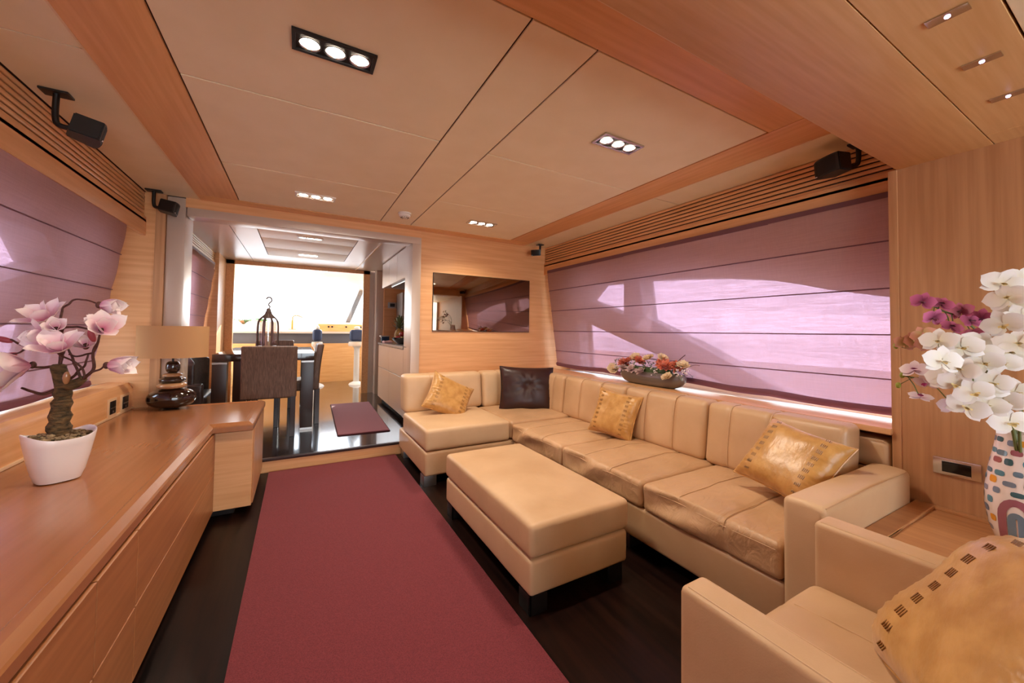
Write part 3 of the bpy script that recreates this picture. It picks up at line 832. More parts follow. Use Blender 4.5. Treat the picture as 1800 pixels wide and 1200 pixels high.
# plan outline with the corner cabinet's projection
TOPZ = 0.6
outl = [(-1.045, -1.2), (-0.475, -1.2), (-0.475, 2.965), (-0.27, 2.965), (-0.262, 3.76), (-1.045, 3.76)]
prism(bm, [(x, y, 0.546) for x, y in outl], (0, 0, TOPZ - 0.546))
part(root, 'top', bm, 'wood_top')
def sweep_edge(bm, path, prof):
    """mitred moulding; path in plan (outward normals to the right of travel), prof = (out, z)"""
    rows = []
    P = [Vector((a, b)) for a, b in path]
    for i, p in enumerate(P):
        d0 = (P[i] - P[i - 1]).normalized() if i else (P[1] - P[0]).normalized()
        d1 = (P[i + 1] - P[i]).normalized() if i < len(P) - 1 else d0
        n0 = Vector((d0.y, -d0.x)); n1 = Vector((d1.y, -d1.x)); m = (n0 + n1); m /= max(0.3, m.length_squared / 2)
        rows.append([bm.verts.new((p.x + m.x * o, p.y + m.y * o, z)) for o, z in prof])
    for a, b in zip(rows, rows[1:]):
        for k in range(len(prof)): bm.faces.new((a[k], a[(k + 1) % len(prof)], b[(k + 1) % len(prof)], b[k]))
    bm.faces.new(rows[0]); bm.faces.new(rows[-1][::-1])
bm = B(); sweep_edge(bm, [(-0.47, -1.2), (-0.47, 2.96), (-0.265, 2.96), (-0.257, 3.765), (-1.045, 3.765)], [(-0.028, 0.5995), (-0.022, 0.604), (0.0, 0.604), (0.022, 0.588), (0.026, 0.58), (0.026, 0.552), (0.02, 0.546), (-0.02, 0.546), (-0.028, 0.55)])
part(root, 'edge_moulding', bm, 'wood_top', smooth=0)

def socket_plate(root, y0, y1, z0, z1, x=-1.05):
    part(root, 'plate', box(B(), x, x + 0.008, y0, y1, z0, z1, 0.002), 'trim_bead')
    f = part(root, 'insert', box(B(), x + 0.006, x + 0.011, y0 + 0.022, y1 - 0.022, z0 + 0.02, z1 - 0.016, 0.001), 'black_plastic')
    bm = B(); box(bm, x + 0.010, x + 0.013, y0 + 0.03, y1 - 0.03, z0 + 0.055, z0 + 0.061); box(bm, x + 0.010, x + 0.013, (y0 + y1) / 2 - 0.004, (y0 + y1) / 2 + 0.008, z0 + 0.028, z0 + 0.04)
    part(f, 'switch', bm, 'brushed_steel')
r = thing('power_socket', 'square black and metal socket low on the ledge, the one nearer the potted magnolia', 'socket', (-1.05, 3.42, 0.615), 'sockets above the sideboard'); socket_plate(r, 3.36, 3.49, 0.612, 0.73)
r = thing('power_socket', 'square black and metal socket low on the ledge, the one nearer the table lamp', 'socket', (-1.05, 3.62, 0.615), 'sockets above the sideboard'); socket_plate(r, 3.56, 3.70, 0.612, 0.73)

# ---- runner and mat
root = thing('runner_rug', 'long wine red runner rug down the middle of the dark floor', 'rug', (0.32, 1.8, 0))
part(root, 'pile', box(B(), -0.19, 0.83, -0.3, 3.745, 0.001, 0.013, 0.004), 'rug_wine')
root = thing('floor_mat', 'small plum red mat on the raised dark floor by the galley', 'rug', (0.64, 5.1, 0.115))
bm = B(); prism(bm, [(0.372, 4.25, 0.1165), (0.868, 4.228, 0.1165), (0.926, 5.99, 0.1165), (0.42, 6.0, 0.1165)], (0, 0, 0.012)); part(root, 'pile', bm, 'mat_wine')
bm = B(); prism(bm, [(0.362, 4.24, 0.116), (0.878, 4.217, 0.116), (0.936, 6.0, 0.116), (0.41, 6.01, 0.116)], (0, 0, 0.006)); part(root, 'edging', bm, 'rug_edge', 'dark narrow edging')

# ---- corner sofa
def crown(c, side=0.006, wr=0.004, seed=0, seams=(), seam_ax=1, folds=0.0):
    def f(p, h):
        ax, ay, az = abs(p.x / h.x), abs(p.y / h.y), p.z / h.z
        o = Vector((0, 0, 0))
        k = max(0, 1 - ax ** 3) * max(0, 1 - ay ** 3)
        if az > 0.3: o.z += c * k * min(1, (az - 0.3) / 0.5)
        if az > 0.9: o.z += wr * 2 * nz3(p, 7, seed) * k
        for s, w in seams:
            d = abs(p[seam_ax] - s)
            if az > 0.2: o.z -= 0.007 * math.exp(-(d / 0.007) ** 2)
            o.x += (0.005 * math.exp(-(d / 0.007) ** 2)) * (1 if p.x < 0 else -1) * (0 if az > 0.9 else 1)
        if folds and p.x < -h.x * 0.9:
            q = p.y * 13 + p.z * 26 * (1 if seed % 2 else 0.7) + seed
            amp = math.exp(-((p.y - h.y * 0.25) / (h.y * 0.6)) ** 2)
            o.x += folds * amp * math.sin(q + 2 * nz3(p, 5, seed)) * max(0, 1 - abs(az) ** 4)
        return o
    return f
def seam_lines(par, box6, fn, lines, mat='leather_smooth', r=0.0022, lift=0.0012):
    x0, x1, y0, y1, z0, z1 = box6
    c = Vector(((x0 + x1) / 2, (y0 + y1) / 2, (z0 + z1) / 2)); h = Vector(((x1 - x0) / 2, (y1 - y0) / 2, (z1 - z0) / 2))
    for L in lines:
        P = []; bm = B()
        for a, b in zip(L, L[1:]):
            for k in range(8): P.append(Vector(a).lerp(Vector(b), k / 8))
        P.append(Vector(L[-1])); tube(bm, [c + p + Vector(fn(p.copy(), h)) for p in P], r, 5); part(par, 'seam', bm, mat)
root = thing('corner_sofa', 'tan leather corner sofa with tall back cushions below the right window', 'sofa', (1.6, 2.6, 0))
bm = B(); rbox(bm, 0.86, 2.40, 2.872, 3.74, 0.078, 0.262, 0.022, (10, 6, 2), lambda p, h: (0, 0, 0.002 * nz3(p, 6, 1))); part(root, 'base', bm, 'leather')
bm = B(); rbox(bm, 1.622, 2.40, 0.77, 2.868, 0.078, 0.258, 0.02, (6, 16, 2), lambda p, h: (0.006 * math.exp(-((p.y + 0.37) / 0.006) ** 2), 0, 0.002 * nz3(p, 6, 2))); part(root, 'base', bm, 'leather')
bm = B(); rbox(bm, 0.86, 1.60, 2.868, 3.60, 0.268, 0.432, 0.028, (16, 14, 3), crown(0.012, seed=1, wr=0.003)); part(root, 'seat_cushion', bm, 'leather_smooth')
bm = B(); rbox(bm, 1.606, 2.28, 2.875, 3.60, 0.268, 0.420, 0.028, (16, 16, 3), crown(0.010, seed=2, seams=((0.03, 1),))); part(root, 'seat_cushion', bm, 'leather_seat')
for i, (a, b) in enumerate(((2.166, 2.868), (1.452, 2.160), (0.776, 1.446))):
    L = b - a
    fn_ = crown(0.016, seed=3 + i, wr=0.006, seams=((-L / 6, 1), (L / 6 + 0.01, 1)), folds=0.020); fs_ = crown(0.016, seed=3 + i, wr=0.006, folds=0.020)
    bm = B(); rbox(bm, 1.606, 2.27, a, b, 0.262, 0.405, 0.026, (18, 44, 10), fn_)
    # wrap the front edge seam
    sc = part(root, 'seat_cushion', bm, 'leather_seat')
    seam_lines(sc, (1.606, 2.27, a, b, 0.262, 0.405), fs_, [[(0.30, q, 0.0715), (-0.306, q, 0.0715), (-0.327, q, 0.060), (-0.332, q, 0.04)] for q in (-L / 6, L / 6 + 0.01)])
    seam_lines(sc, (1.606, 2.27, a, b, 0.262, 0.405), fs_, [[(-0.3305, -L / 2 + 0.02, 0.045), (-0.3305, L / 2 - 0.02, 0.045)]])
def backfn(seams, ax, face, seed):
    """face: axis index & sign of the front"""
    fa, fs = face
    def f(p, h):
        o = Vector((0, 0, 0)); u = abs(p[ax] / h[ax]); w = abs(p.z / h.z)
        if p[fa] * fs > 0:
            k = max(0, 1 - u ** 4) * max(0, 1 - w ** 3)
            o[fa] += fs * 0.016 * k + fs * 0.006 * nz3(p, 6, seed) * k
            for s in seams: o[fa] -= fs * 0.013 * math.exp(-((p[ax] - s) / 0.010) ** 2)
        for s in seams: o.z -= (0.006 * math.exp(-((p[ax] - s) / 0.008) ** 2)) * (1 if p.z > h.z * 0.8 else 0)
        o[fa] += -fs * 0.022 * (p.z / h.z)
        return o
    return f
for i, (a, b, se) in enumerate(((0.862, 1.66, (-0.15,)), (1.668, 2.235, (-0.1, 0.12)))):
    bm = B(); rbox(bm, a, b, 3.585, 3.75, 0.405 if i else 0.425, 0.775, 0.04, (26, 4, 10), backfn(se, 0, (1, -1), i)); bc = part(root, 'back_cushion', bm, 'leather_smooth'); h0 = (b - a) / 2; zc = 0.185 if i else 0.175
    seam_lines(bc, (a, b, 3.585, 3.75, 0.405 if i else 0.425, 0.775), backfn((), 0, (1, -1), i), [[(q, -0.083, -zc + 0.03), (q, -0.083, zc - 0.04), (q, -0.07, zc - 0.012), (q, -0.04, zc), (q, 0.02, zc)] for q in se])
for i, (a, b, se) in enumerate(((2.985, 3.70, (-0.2, -0.02)), (2.205, 2.978, (-0.12, 0.13)), (1.512, 2.198, (-0.12, 0.12)), (0.80, 1.505, (-0.02, 0.2)))):
    bm = B(); rbox(bm, 2.235, 2.392, a, b, 0.40, 0.770, 0.035, (4, 40, 10), backfn(se, 1, (0, -1), 4 + i)); bc = part(root, 'back_cushion', bm, 'leather')
    seam_lines(bc, (2.235, 2.392, a, b, 0.40, 0.770), backfn((), 1, (0, -1), 4 + i), [[(-0.079, q, -0.155), (-0.079, q, 0.145), (-0.068, q, 0.173), (-0.04, q, 0.185), (0.02, q, 0.185)] for q in se])
def armfn(p, h):
    o = Vector((0, 0, 0)); 
    if p.z > h.z * 0.7: o.z += 0.006 * (1 - (p.y / h.y) ** 2) + 0.003 * nz3(p, 5, 2)
    return o
bm = B(); rbox(bm, 1.60, 2.41, 0.632, 0.770, 0.078, 0.596, 0.022, (20, 4, 10), armfn); arm = part(root, 'armrest', bm, 'leather_smooth')
bm = B(); tube(bm, [(1.62, 0.640, 0.592), (2.0, 0.638, 0.597), (2.385, 0.640, 0.592)], 0.0025, 5); tube(bm, [(1.602, 0.645, 0.10), (1.598, 0.645, 0.33), (1.602, 0.645, 0.57)], 0.002, 5); part(arm, 'piping', bm, 'leather_seat')
for (x, y) in ((0.90, 2.93), (1.68, 2.93), (1.68, 1.6), (1.68, 0.72), (0.92, 3.66), (2.34, 0.72)):
    part(root, 'foot', box(B(), x - 0.04, x + 0.06, y - 0.04, y + 0.06, 0.0, 0.08, 0.003), 'brushed_steel')
# ---- bolster in the niche between sofa back and pillar
root = thing('bolster', 'small tan leather bolster in the niche between sofa back and wooden pillar', 'bolster', (2.51, 0.79, 0.561))
bm = B(); rbox(bm, 2.435, 2.61, 0.712, 0.878, 0.562, 0.700, 0.03, (5, 4, 4)); part(root, 'cover', bm, 'leather')
bm = B(); tube(bm, [(2.436, 0.73, 0.700), (2.434, 0.79, 0.7015), (2.436, 0.86, 0.700)], 0.0022, 5); part(root, 'piping', bm, 'leather_smooth')
# ---- ottoman
root = thing('ottoman', 'long tan leather ottoman standing in front of the sofa', 'ottoman', (1.155, 1.9, 0))
bm = B(); rbox(bm, 0.872, 1.436, 1.378, 2.432, 0.078, 0.232, 0.02, (10, 18, 3), lambda p, h: (0, 0, 0.002 * nz3(p, 6, 1))); part(root, 'base', bm, 'leather_smooth')
def ottfn(p, h):
    o = Vector((0, 0, 0)); az = p.z / h.z
    k = max(0, 1 - abs(p.x / h.x) ** 3) * max(0, 1 - abs(p.y / h.y) ** 4)
    if az > 0.2: o.z += 0.014 * k + 0.004 * nz3(p, 4, 6) * k
    return o
bm = B(); rbox(bm, 0.868, 1.440, 1.372, 2.436, 0.238, 0.382, 0.024, (16, 26, 3), ottfn); lid = part(root, 'seat_cushion', bm, 'leather')
bm = B(); tube(bm, [(0.884, 1.39, 0.372), (0.884, 2.42, 0.372)], 0.002, 5); tube(bm, [(0.884, 1.39, 0.372), (1.425, 1.39, 0.372)], 0.002, 5); part(lid, 'piping', bm, 'leather_smooth')
for (x, y) in ((0.92, 1.43), (1.36, 1.43), (0.92, 2.36), (1.36, 2.36)):
    bm = B(); box(bm, x - 0.045, x + 0.045, y - 0.045, y - 0.035, 0.0, 0.08, 0.002); box(bm, x - 0.045, x - 0.035, y - 0.045, y + 0.045, 0.0, 0.08, 0.002); box(bm, x - 0.03, x + 0.04, y - 0.03, y + 0.04, 0.0, 0.08)
    part(root, 'foot', bm, 'dark_metal')

# ---- armchair
root = thing('armchair', 'tan leather armchair with straight arms in the right foreground', 'armchair', (1.2, 0.2, 0))
AZ = 0.592
def chairarm(x0, x1, nm='armrest'):
    bm = B(); rbox(bm, x0, x1, -0.30, 0.622, 0.05, AZ, 0.016, (4, 20, 10), lambda p, h: (0, 0, 0.004 * nz3(p, 4, 3) if p.z > 0 else 0)); a = part(root, nm, bm, 'leather')
    bm = B()
    for x in (x0 + 0.012, x1 - 0.012): tube(bm, [(x, -0.28, AZ - 0.001), (x, 0.604, AZ - 0.001), (x, 0.622, AZ - 0.02), (x, 0.6225, 0.07)], 0.0022, 5)
    part(a, 'piping', bm, 'leather_smooth')
chairarm(0.820, 0.908); chairarm(1.486, 1.582)
bm = B(); rbox(bm, 0.912, 1.482, -0.28, 0.60, 0.07, 0.26, 0.02, (8, 10, 3)); part(root, 'base', bm, 'leather')
def seatfn(p, h):
    o = Vector((0, 0, 0)); az = p.z / h.z
    k = max(0, 1 - abs(p.x / h.x) ** 4) * max(0, 1 - abs(p.y / h.y) ** 5)
    if az > 0.2: o.z += 0.02 * k + 0.004 * nz3((p.x * 3, p.y * 8, 0), 2, 6) * k
    for s in (-0.09, 0.09): o.z -= 0.006 * math.exp(-((p.x - s) / 0.007) ** 2) * (1 if az > 0.2 else 0)
    return o
bm = B(); rbox(bm, 0.912, 1.480, -0.12, 0.625, 0.262, 0.405, 0.035, (30, 24, 3), seatfn); ac = part(root, 'seat_cushion', bm, 'leather')
seam_lines(ac, (0.912, 1.480, -0.12, 0.625, 0.262, 0.405), lambda p, h: seatfn(p, h) + Vector((0, 0, 0.005)), [[(q, -0.33, 0.0715), (q, 0.33, 0.0715), (q, 0.362, 0.055), (q, 0.373, 0.02)] for q in (-0.09, 0.09)])
bm = B(); rbox(bm, 0.912, 1.482, -0.30, -0.06, 0.26, 0.74, 0.04, (12, 5, 10)); part(root, 'backrest', bm, 'leather_seat')
for (x, y) in ((0.89, 0.56), (1.53, 0.56), (0.89, -0.24), (1.53, -0.24)):
    part(root, 'foot', box(B(), x - 0.03, x + 0.03, y - 0.03, y + 0.03, 0.0, 0.055, 0.002), 'brushed_steel')

# ---- loose cushions
def gold_pillow(label, c, w, h, t, R, seed=0, bands=(-0.62, 0.58)):
    root = thing('scatter_cushion', label, 'cushion', c, 'gold satin cushions')
    part(root, 'cover', pillow(B(), c, w, h, t, R, 64, 0.10, 0.0085, seed), 'gold_satin')
    # two bands of dark embroidered blocks running down each side
    for sx in bands:
        bm = B()
        for k in range(9):
            v = -0.80 + 1.6 * k / 8
            u = sx; f = (1 - u ** 4) ** 0.55 * (1 - v ** 4) ** 0.55
            for q in range(4):
                px = u * w / 2 * (1 - 0.10 * (1 - v * v) * abs(u) ** 3) + (q - 1.5) * w * 0.017
                py = v * h / 2 * (1 - 0.10 * (1 - u * u) * abs(v) ** 3)
                uu2 = px / (w / 2 * (1 - 0.10 * (1 - v * v) * abs(u) ** 3)); f = (1 - uu2 ** 4) ** 0.55 * (1 - v ** 4) ** 0.55
                for s in (1,):
                    z = s * (t / 2 * f + pfold(px, py, uu2, v, f, 0.0085, seed) + 0.0006)
                    p = Vector(c) + R @ Vector((px, py, z))
                    tb = B(); box(tb, -w * 0.003, w * 0.003, -h * 0.024, h * 0.024, -0.0016, 0.0008)
                    bmesh.ops.transform(tb, matrix=Matrix.Translation(p) @ R.to_4x4(), verts=tb.verts); merge(bm, tb)
        part(root, 'embroidery', bm, 'embroid', 'dark bronze embroidered blocks')
    bm = B(); pts = []
    for k in range(80):
        a = k / 80 * 4; sd = int(a); f = -1 + 2 * (a - sd)
        u, v = ((f, -1), (1, f), (-f, 1), (-1, -f))[sd]
        pts.append(Vector(c) + R @ Vector((u * w / 2 * (1 - 0.10 * (1 - v * v)), v * h / 2 * (1 - 0.10 * (1 - u * u)), 0)))
    tube(bm, pts + [pts[0]], 0.004, 6); part(root, 'piping', bm, 'gold_satin')
    return root

gold_pillow('gold satin cushion leaning on the short far section of the sofa, at the left', (1.235, 3.40, 0.575), 0.43, 0.37, 0.13, frame_from((0.10, -0.88, 0.42), (0.0, 0, 1), -0.52), 1)
gold_pillow('gold satin cushion in the middle of the sofa, below the flower bowl', (2.12, 2.17, 0.578), 0.36, 0.35, 0.14, frame_from((-0.86, -0.30, 0.36), (0, 0, 1), -0.12), 2)
gold_pillow('gold satin cushion against the near end of the sofa back, beside the sofa arm', (2.05, 0.945, 0.600), 0.37, 0.36, 0.15, frame_from((-0.70, -0.02, 0.62), (0, 0, 1), -0.22), 3)
gold_pillow('large gold satin cushion on the armchair in the right foreground', (1.18, 0.165, 0.605), 0.47, 0.44, 0.22, frame_from((-0.36, 0.64, 0.62), (0, 0, 1), 0.16), 4, (-0.34,))
root = thing('scatter_cushion', 'dark brown leather cushion standing in the corner of the sofa', 'cushion', (2.0, 3.3, 0.42))
cb, Rb = (2.04, 3.33, 0.612), frame_from((-0.35, -0.88, 0.26), (0, 0, 1), -0.03)
part(root, 'cover', pillow(B(), cb, 0.56, 0.45, 0.15, Rb, 30, 0.07, 0.008, 5, button=True), 'brown_leather')
bm = B(); pts = []
for k in range(80):
    a = k / 80 * 4; sd = int(a); f = -1 + 2 * (a - sd)
    u, v = ((f, -1), (1, f), (-f, 1), (-1, -f))[sd]
    pts.append(Vector(cb) + Rb @ Vector((u * 0.28 * (1 - 0.07 * (1 - v * v)), v * 0.225 * (1 - 0.07 * (1 - u * u)), 0)))
tube(bm, pts + [pts[0]], 0.005, 6); part(root, 'piping', bm, 'brown_leather')

# ---- side table by the pillar
root = thing('side_cabinet', 'low wooden side cabinet with raised rim between armchair and pillar', 'side table', (2.05, 0.1, 0))
part(root, 'body', box(B(), 1.62, 2.45, -0.9, 0.62, 0.0, 0.43), 'wood_side')
part(root, 'top', box(B(), 1.60, 2.45, -0.9, 0.628, 0.43, 0.452), 'wood_side')
bm = B(); box(bm, 1.60, 2.45, 0.565, 0.63, 0.452, 0.464, 0.004); box(bm, 2.42, 2.451, -0.9, 0.565, 0.452, 0.464, 0.004); box(bm, 1.60, 1.64, -0.9, 0.565, 0.452, 0.464, 0.004); part(root, 'rim', bm, 'wood_side')

# ---- socket on the right wall
root = thing('power_socket', 'chrome framed black double socket on the wooden wall above the side cabinet', 'socket', (2.452, 0.51, 0.60))
part(root, 'plate', box(B(), 2.444, 2.4525, 0.435, 0.572, 0.606, 0.676, 0.002), 'chrome')
f = part(root, 'insert', box(B(), 2.440, 2.446, 0.462, 0.545, 0.618, 0.664, 0.002), 'black_glass')
bm = B(); box(bm, 2.438, 2.441, 0.462, 0.545, 0.614, 0.620); part(f, 'lip', bm, 'chrome')

# ---- table lamp of stacked pebbles
lx, ly, lz = -0.803, 3.66, 0.604
root = thing('table_lamp', 'table lamp of stacked glossy brown stones with a wide tan oval shade', 'lamp', (lx, ly, lz))
def stone(z, r, h, mat, nm='stone', label=None, ry=None):
    prof = [(0, -h / 2)] + [(r * math.cos(a) ** 0.55, h / 2 * math.sin(a)) for a in [(-80 + 160 * k / 14) * PI / 180 for k in range(15)]] + [(0, h / 2)]
    return part(root, nm, lathe(B(), prof, (lx, ly, z), 36, 1, (ry or r) / r), mat, label)
part(root, 'foot', lathe(B(), [(0, 0), (0.045, 0), (0.05, 0.012), (0.0, 0.012)], (lx, ly, lz)), 'dark_metal')
stone(0.679, 0.142, 0.135, 'brown_glaze', label='largest dark brown stone at the bottom', ry=0.11)
stone(0.770, 0.086, 0.050, 'tan_glaze', label='tan stone'); stone(0.812, 0.078, 0.040, 'brown_glaze'); stone(0.846, 0.056, 0.034, 'tan_glaze', label='tan stone')
stone(0.905, 0.043, 0.088, 'brown_glaze', label='round dark stone at the top')
part(root, 'stem', tube(B(), [(lx, ly, 0.94), (lx, ly, 1.12)], 0.007, 10), 'dark_metal')
part(root, 'bulb', ball(B(), (lx, ly, 1.10), 0.028), 'white_plastic')
bm = B(); lathe(bm, [(0.205, 0.975), (0.205, 1.205), (0.2035, 1.205), (0.2035, 0.975), (0.205, 0.975)], (lx, ly, 0), 64, 1, 0.62); part(root, 'shade', bm, 'shade_fabric')

# ---- potted magnolia
c_pink, c_deep, c_white = srgb(212, 104, 148)[:3], srgb(150, 60, 88)[:3], srgb(252, 236, 232)[:3]
px_, py_ = -0.805, 2.165
root = thing('potted_magnolia', 'artificial magnolia tree with pink and white blossoms in a white pot', 'potted plant', (px_, py_, 0.604))
t = B(); n = 40; rings = []
def potr(u, k):
    """rounded, slightly pinched square section growing upwards"""
    a = 2 * PI * k / n; s = 0.058 + 0.037 * u ** 0.8
    e = 0.72; cx_, sy_ = math.cos(a), math.sin(a)
    return Vector((math.copysign(abs(cx_) ** e, cx_) * s, math.copysign(abs(sy_) ** e, sy_) * s, 0))
Rp = Matrix.Rotation(0.62, 3, 'Z')
lv = [(0, 0.0, 0.9), (0, 0.0, 1.0), (0.2, 0.03, 1), (0.5, 0.085, 1), (0.8, 0.14, 1), (1, 0.172, 1), (1, 0.176, 0.98), (1, 0.172, 0.93), (0.8, 0.13, 0.92)]
for u, z, s in lv:
    rings.append([t.verts.new(Vector((px_, py_, 0.604 + z + (0.012 * math.cos(4 * PI * k / n) if u == 1 else 0))) + Rp @ (potr(u, k) * s)) for k in range(n)])
for a, b in zip(rings, rings[1:]):
    for k in range(n): t.faces.new((a[k], a[(k + 1) % n], b[(k + 1) % n], b[k]))
t.faces.new(rings[0][::-1]); part(root, 'pot', t, 'white_ceramic')
bm = B()
for k in range(170):
    a, r = random.uniform(0, 2 * PI), 0.082 * math.sqrt(random.random())
    ball(bm, (px_ + r * math.cos(a), py_ + r * math.sin(a), 0.760 + 0.012 * random.random() + 0.018 * (1 - r / 0.082)), random.uniform(0.006, 0.012), random.uniform(0.005, 0.01), random.uniform(0.004, 0.008), 6)
lathe(bm, [(0, 0.755), (0.084, 0.755), (0.0, 0.766)], (px_, py_, 0), 20)
part(root, 'soil', bm, 'pebbles', 'tan pebbles and moss', kind='stuff')
def wob(pts, amp, k=5, seed=0):
    q = smooth_path(pts, k)
    return [p + Vector((nz3(p, 30, seed), nz3(p, 30, seed + 5), nz3(p, 30, seed + 9))) * amp for p in q]
bm = B(); tp = wob([(-0.804, 2.16, 0.751), (-0.803, 2.154, 0.828), (-0.797, 2.147, 0.916), (-0.789, 2.141, 0.972)], 0.005)
tube(bm, tp, [0.040 - 0.018 * (i / (len(tp) - 1)) ** 0.6 + 0.004 * math.sin(i * 2.3) for i in range(len(tp))], 14)
tp = wob([(-0.792, 2.144, 0.955), (-0.807, 2.150, 1.015), (-0.810, 2.150, 1.050)], 0.004); tube(bm, tp, [0.022] * (len(tp) - 1) + [0.015], 12)
tp = wob([(-0.789, 2.141, 0.966), (-0.752, 2.119, 0.976), (-0.725, 2.105, 0.995)], 0.004); tube(bm, tp, [0.024 - 0.012 * i / (len(tp) - 1) for i in range(len(tp))], 12)
part(root, 'trunk', bm, 'bark')
BR = [([(-0.725, 2.105, 0.995), (-0.692, 2.085, 1.039), (-0.698, 2.086, 1.094), (-0.681, 2.076, 1.139)], .006, .004), ([(-0.730, 2.105, 0.99), (-0.770, 2.127, 1.082), (-0.785, 2.134, 1.115)], .005, .003), ([(-0.787, 2.14, .972), (-0.836, 2.134, .939), (-0.871, 2.131, .95), (-0.903, 2.148, .962)], .007, .004),
      ([(-0.806, 2.149, 1.038), (-0.866, 2.182, 1.037), (-0.889, 2.149, 1.04)], .006, .004), ([(-0.806, 2.149, 1.045), (-0.804, 2.145, 1.093), (-0.877, 2.186, 1.109), (-0.926, 2.213, 1.118), (-0.974, 2.239, 1.141)], .005, .0035), ([(-0.916, 2.207, 1.113), (-0.944, 2.224, 1.095), (-0.983, 2.246, 1.079)], .004, .0025),
      ([(-0.807, 2.148, 1.05), (-0.807, 2.145, 1.159), (-0.812, 2.146, 1.214), (-0.842, 2.162, 1.225)], .006, .004), ([(-0.807, 2.145, 1.170), (-0.793, 2.136, 1.190), (-0.754, 2.114, 1.195), (-0.715, 2.093, 1.187)], .005, .0035), ([(-0.812, 2.15, 1.22), (-0.815, 2.169, 1.266), (-0.792, 2.155, 1.282), (-0.782, 2.161, 1.301), (-0.733, 2.133, 1.301), (-0.703, 2.117, 1.288)], .004, .003),
      ([(-0.698, 2.086, 1.094), (-0.742, 2.111, 1.08), (-0.78, 2.133, 1.087)], .004, .003), ([(-0.768, 2.129, .994), (-0.74, 2.112, 1.028), (-0.721, 2.101, 1.05), (-0.713, 2.095, 1.094)], .005, .003), ([(-0.7, 2.09, 1.02), (-0.67, 2.075, 1.03), (-0.655, 2.068, 1.045)], .004, .003), ([(-0.692, 2.085, 1.1), (-0.675, 2.06, 1.15), (-0.668, 2.05, 1.168)], .004, .003), ([(-0.72, 2.10, 1.0), (-0.73, 2.10, 1.04), (-0.76, 2.09, 1.07), (-0.775, 2.06, 1.09)], .004, .003)]
for i, (p, a, b) in enumerate(BR):
    q = wob(p, 0.004, 6, i); part(root, 'branch', tube(B(), q, [a + (b - a) * k / (len(q) - 1) for k in range(len(q))], 7), 'twig')
def magnolia(c, d, size, openness, seed, npet=8):
    rnd = random.Random(seed); d = Vector(d).normalized(); u = d.orthogonal().normalized(); v = d.cross(u); bm = B(); c = Vector(c)
    for k in range(npet):
        inner = k >= npet * 0.55
        a = 2 * PI * k / (npet * 0.55 if not inner else npet * 0.45) + rnd.uniform(-.2, .2)
        rad = u * math.cos(a) + v * math.sin(a)
        op = openness * (0.45 if inner else 1.0) * rnd.uniform(0.85, 1.15)
        dd = d * math.cos(op) + rad * math.sin(op)
        L = 1.18 * size * (0.85 if inner else 1) * rnd.uniform(0.9, 1.1)
        petal(bm, c - d * size * 0.25 + rad * 0.003, dd, -rad if op < 1.2 else d, L, L * 0.62, 0.22, 0.05, c_pink, c_white, 6, 5, mid=0.75)
    b = part(root, 'blossom', bm, 'petal', 'pink and white blossom')
    t = B(); ball(t, c - d * size * 0.26, 0.011, 0.011, 0.014, 10); part(b, 'calyx', t, 'twig')
FW = Vector((-0.35, -0.9, 0.1))          # roughly towards the open side of the plant
for i, (c, d, s, o) in enumerate([((-0.882, 2.208, 1.231), (-.3, -.5, .6), .085, 1.0), ((-0.851, 2.135, 1.159), (-.5, -.5, .0), .07, .9), ((-0.770, 2.034, 1.118), (-.1, -.6, .75), .085, .95), ((-0.675, 2.10, 1.280), (.9, -.3, -.1), .07, .45), ((-0.658, 2.038, 1.190), (.35, -.6, .35), .075, .85),
                                  ((-0.734, 2.130, 1.126), (0.1, -.7, .5), .048, .7), ((-0.628, 2.05, 1.047), (.95, -.3, .0), .08, .45), ((-0.900, 2.125, 1.045), (-.7, -.5, -.1), .115, .75), ((-0.95, 2.135, .99), (-.8, -.3, -.4), .085, .6), ((-0.80, 2.09, 1.19), (.2, -.7, .4), .05, .7), ((-0.69, 2.10, 1.215), (-.6, -.2, .3), .045, .4)]):
    magnolia(c, d, s, o, i)
for i, (c, d) in enumerate((((-1.0, 2.255, 1.141), (-.8, 0, .3)), ((-0.983, 2.246, 1.079), (-.8, 0, -.3)), ((-0.70, 2.08, 1.16), (-.2, -.3, .9)), ((-0.768, 2.094, 1.0), (.1, -.2, .9)))):
    t = B(); ball(t, c, 0.011, 0.011, 0.026, 10, rot=Vector(d).to_track_quat('Z', 'Y').to_euler()); part(root, 'bud', t, 'budpink' if i < 3 else 'tan_glaze')

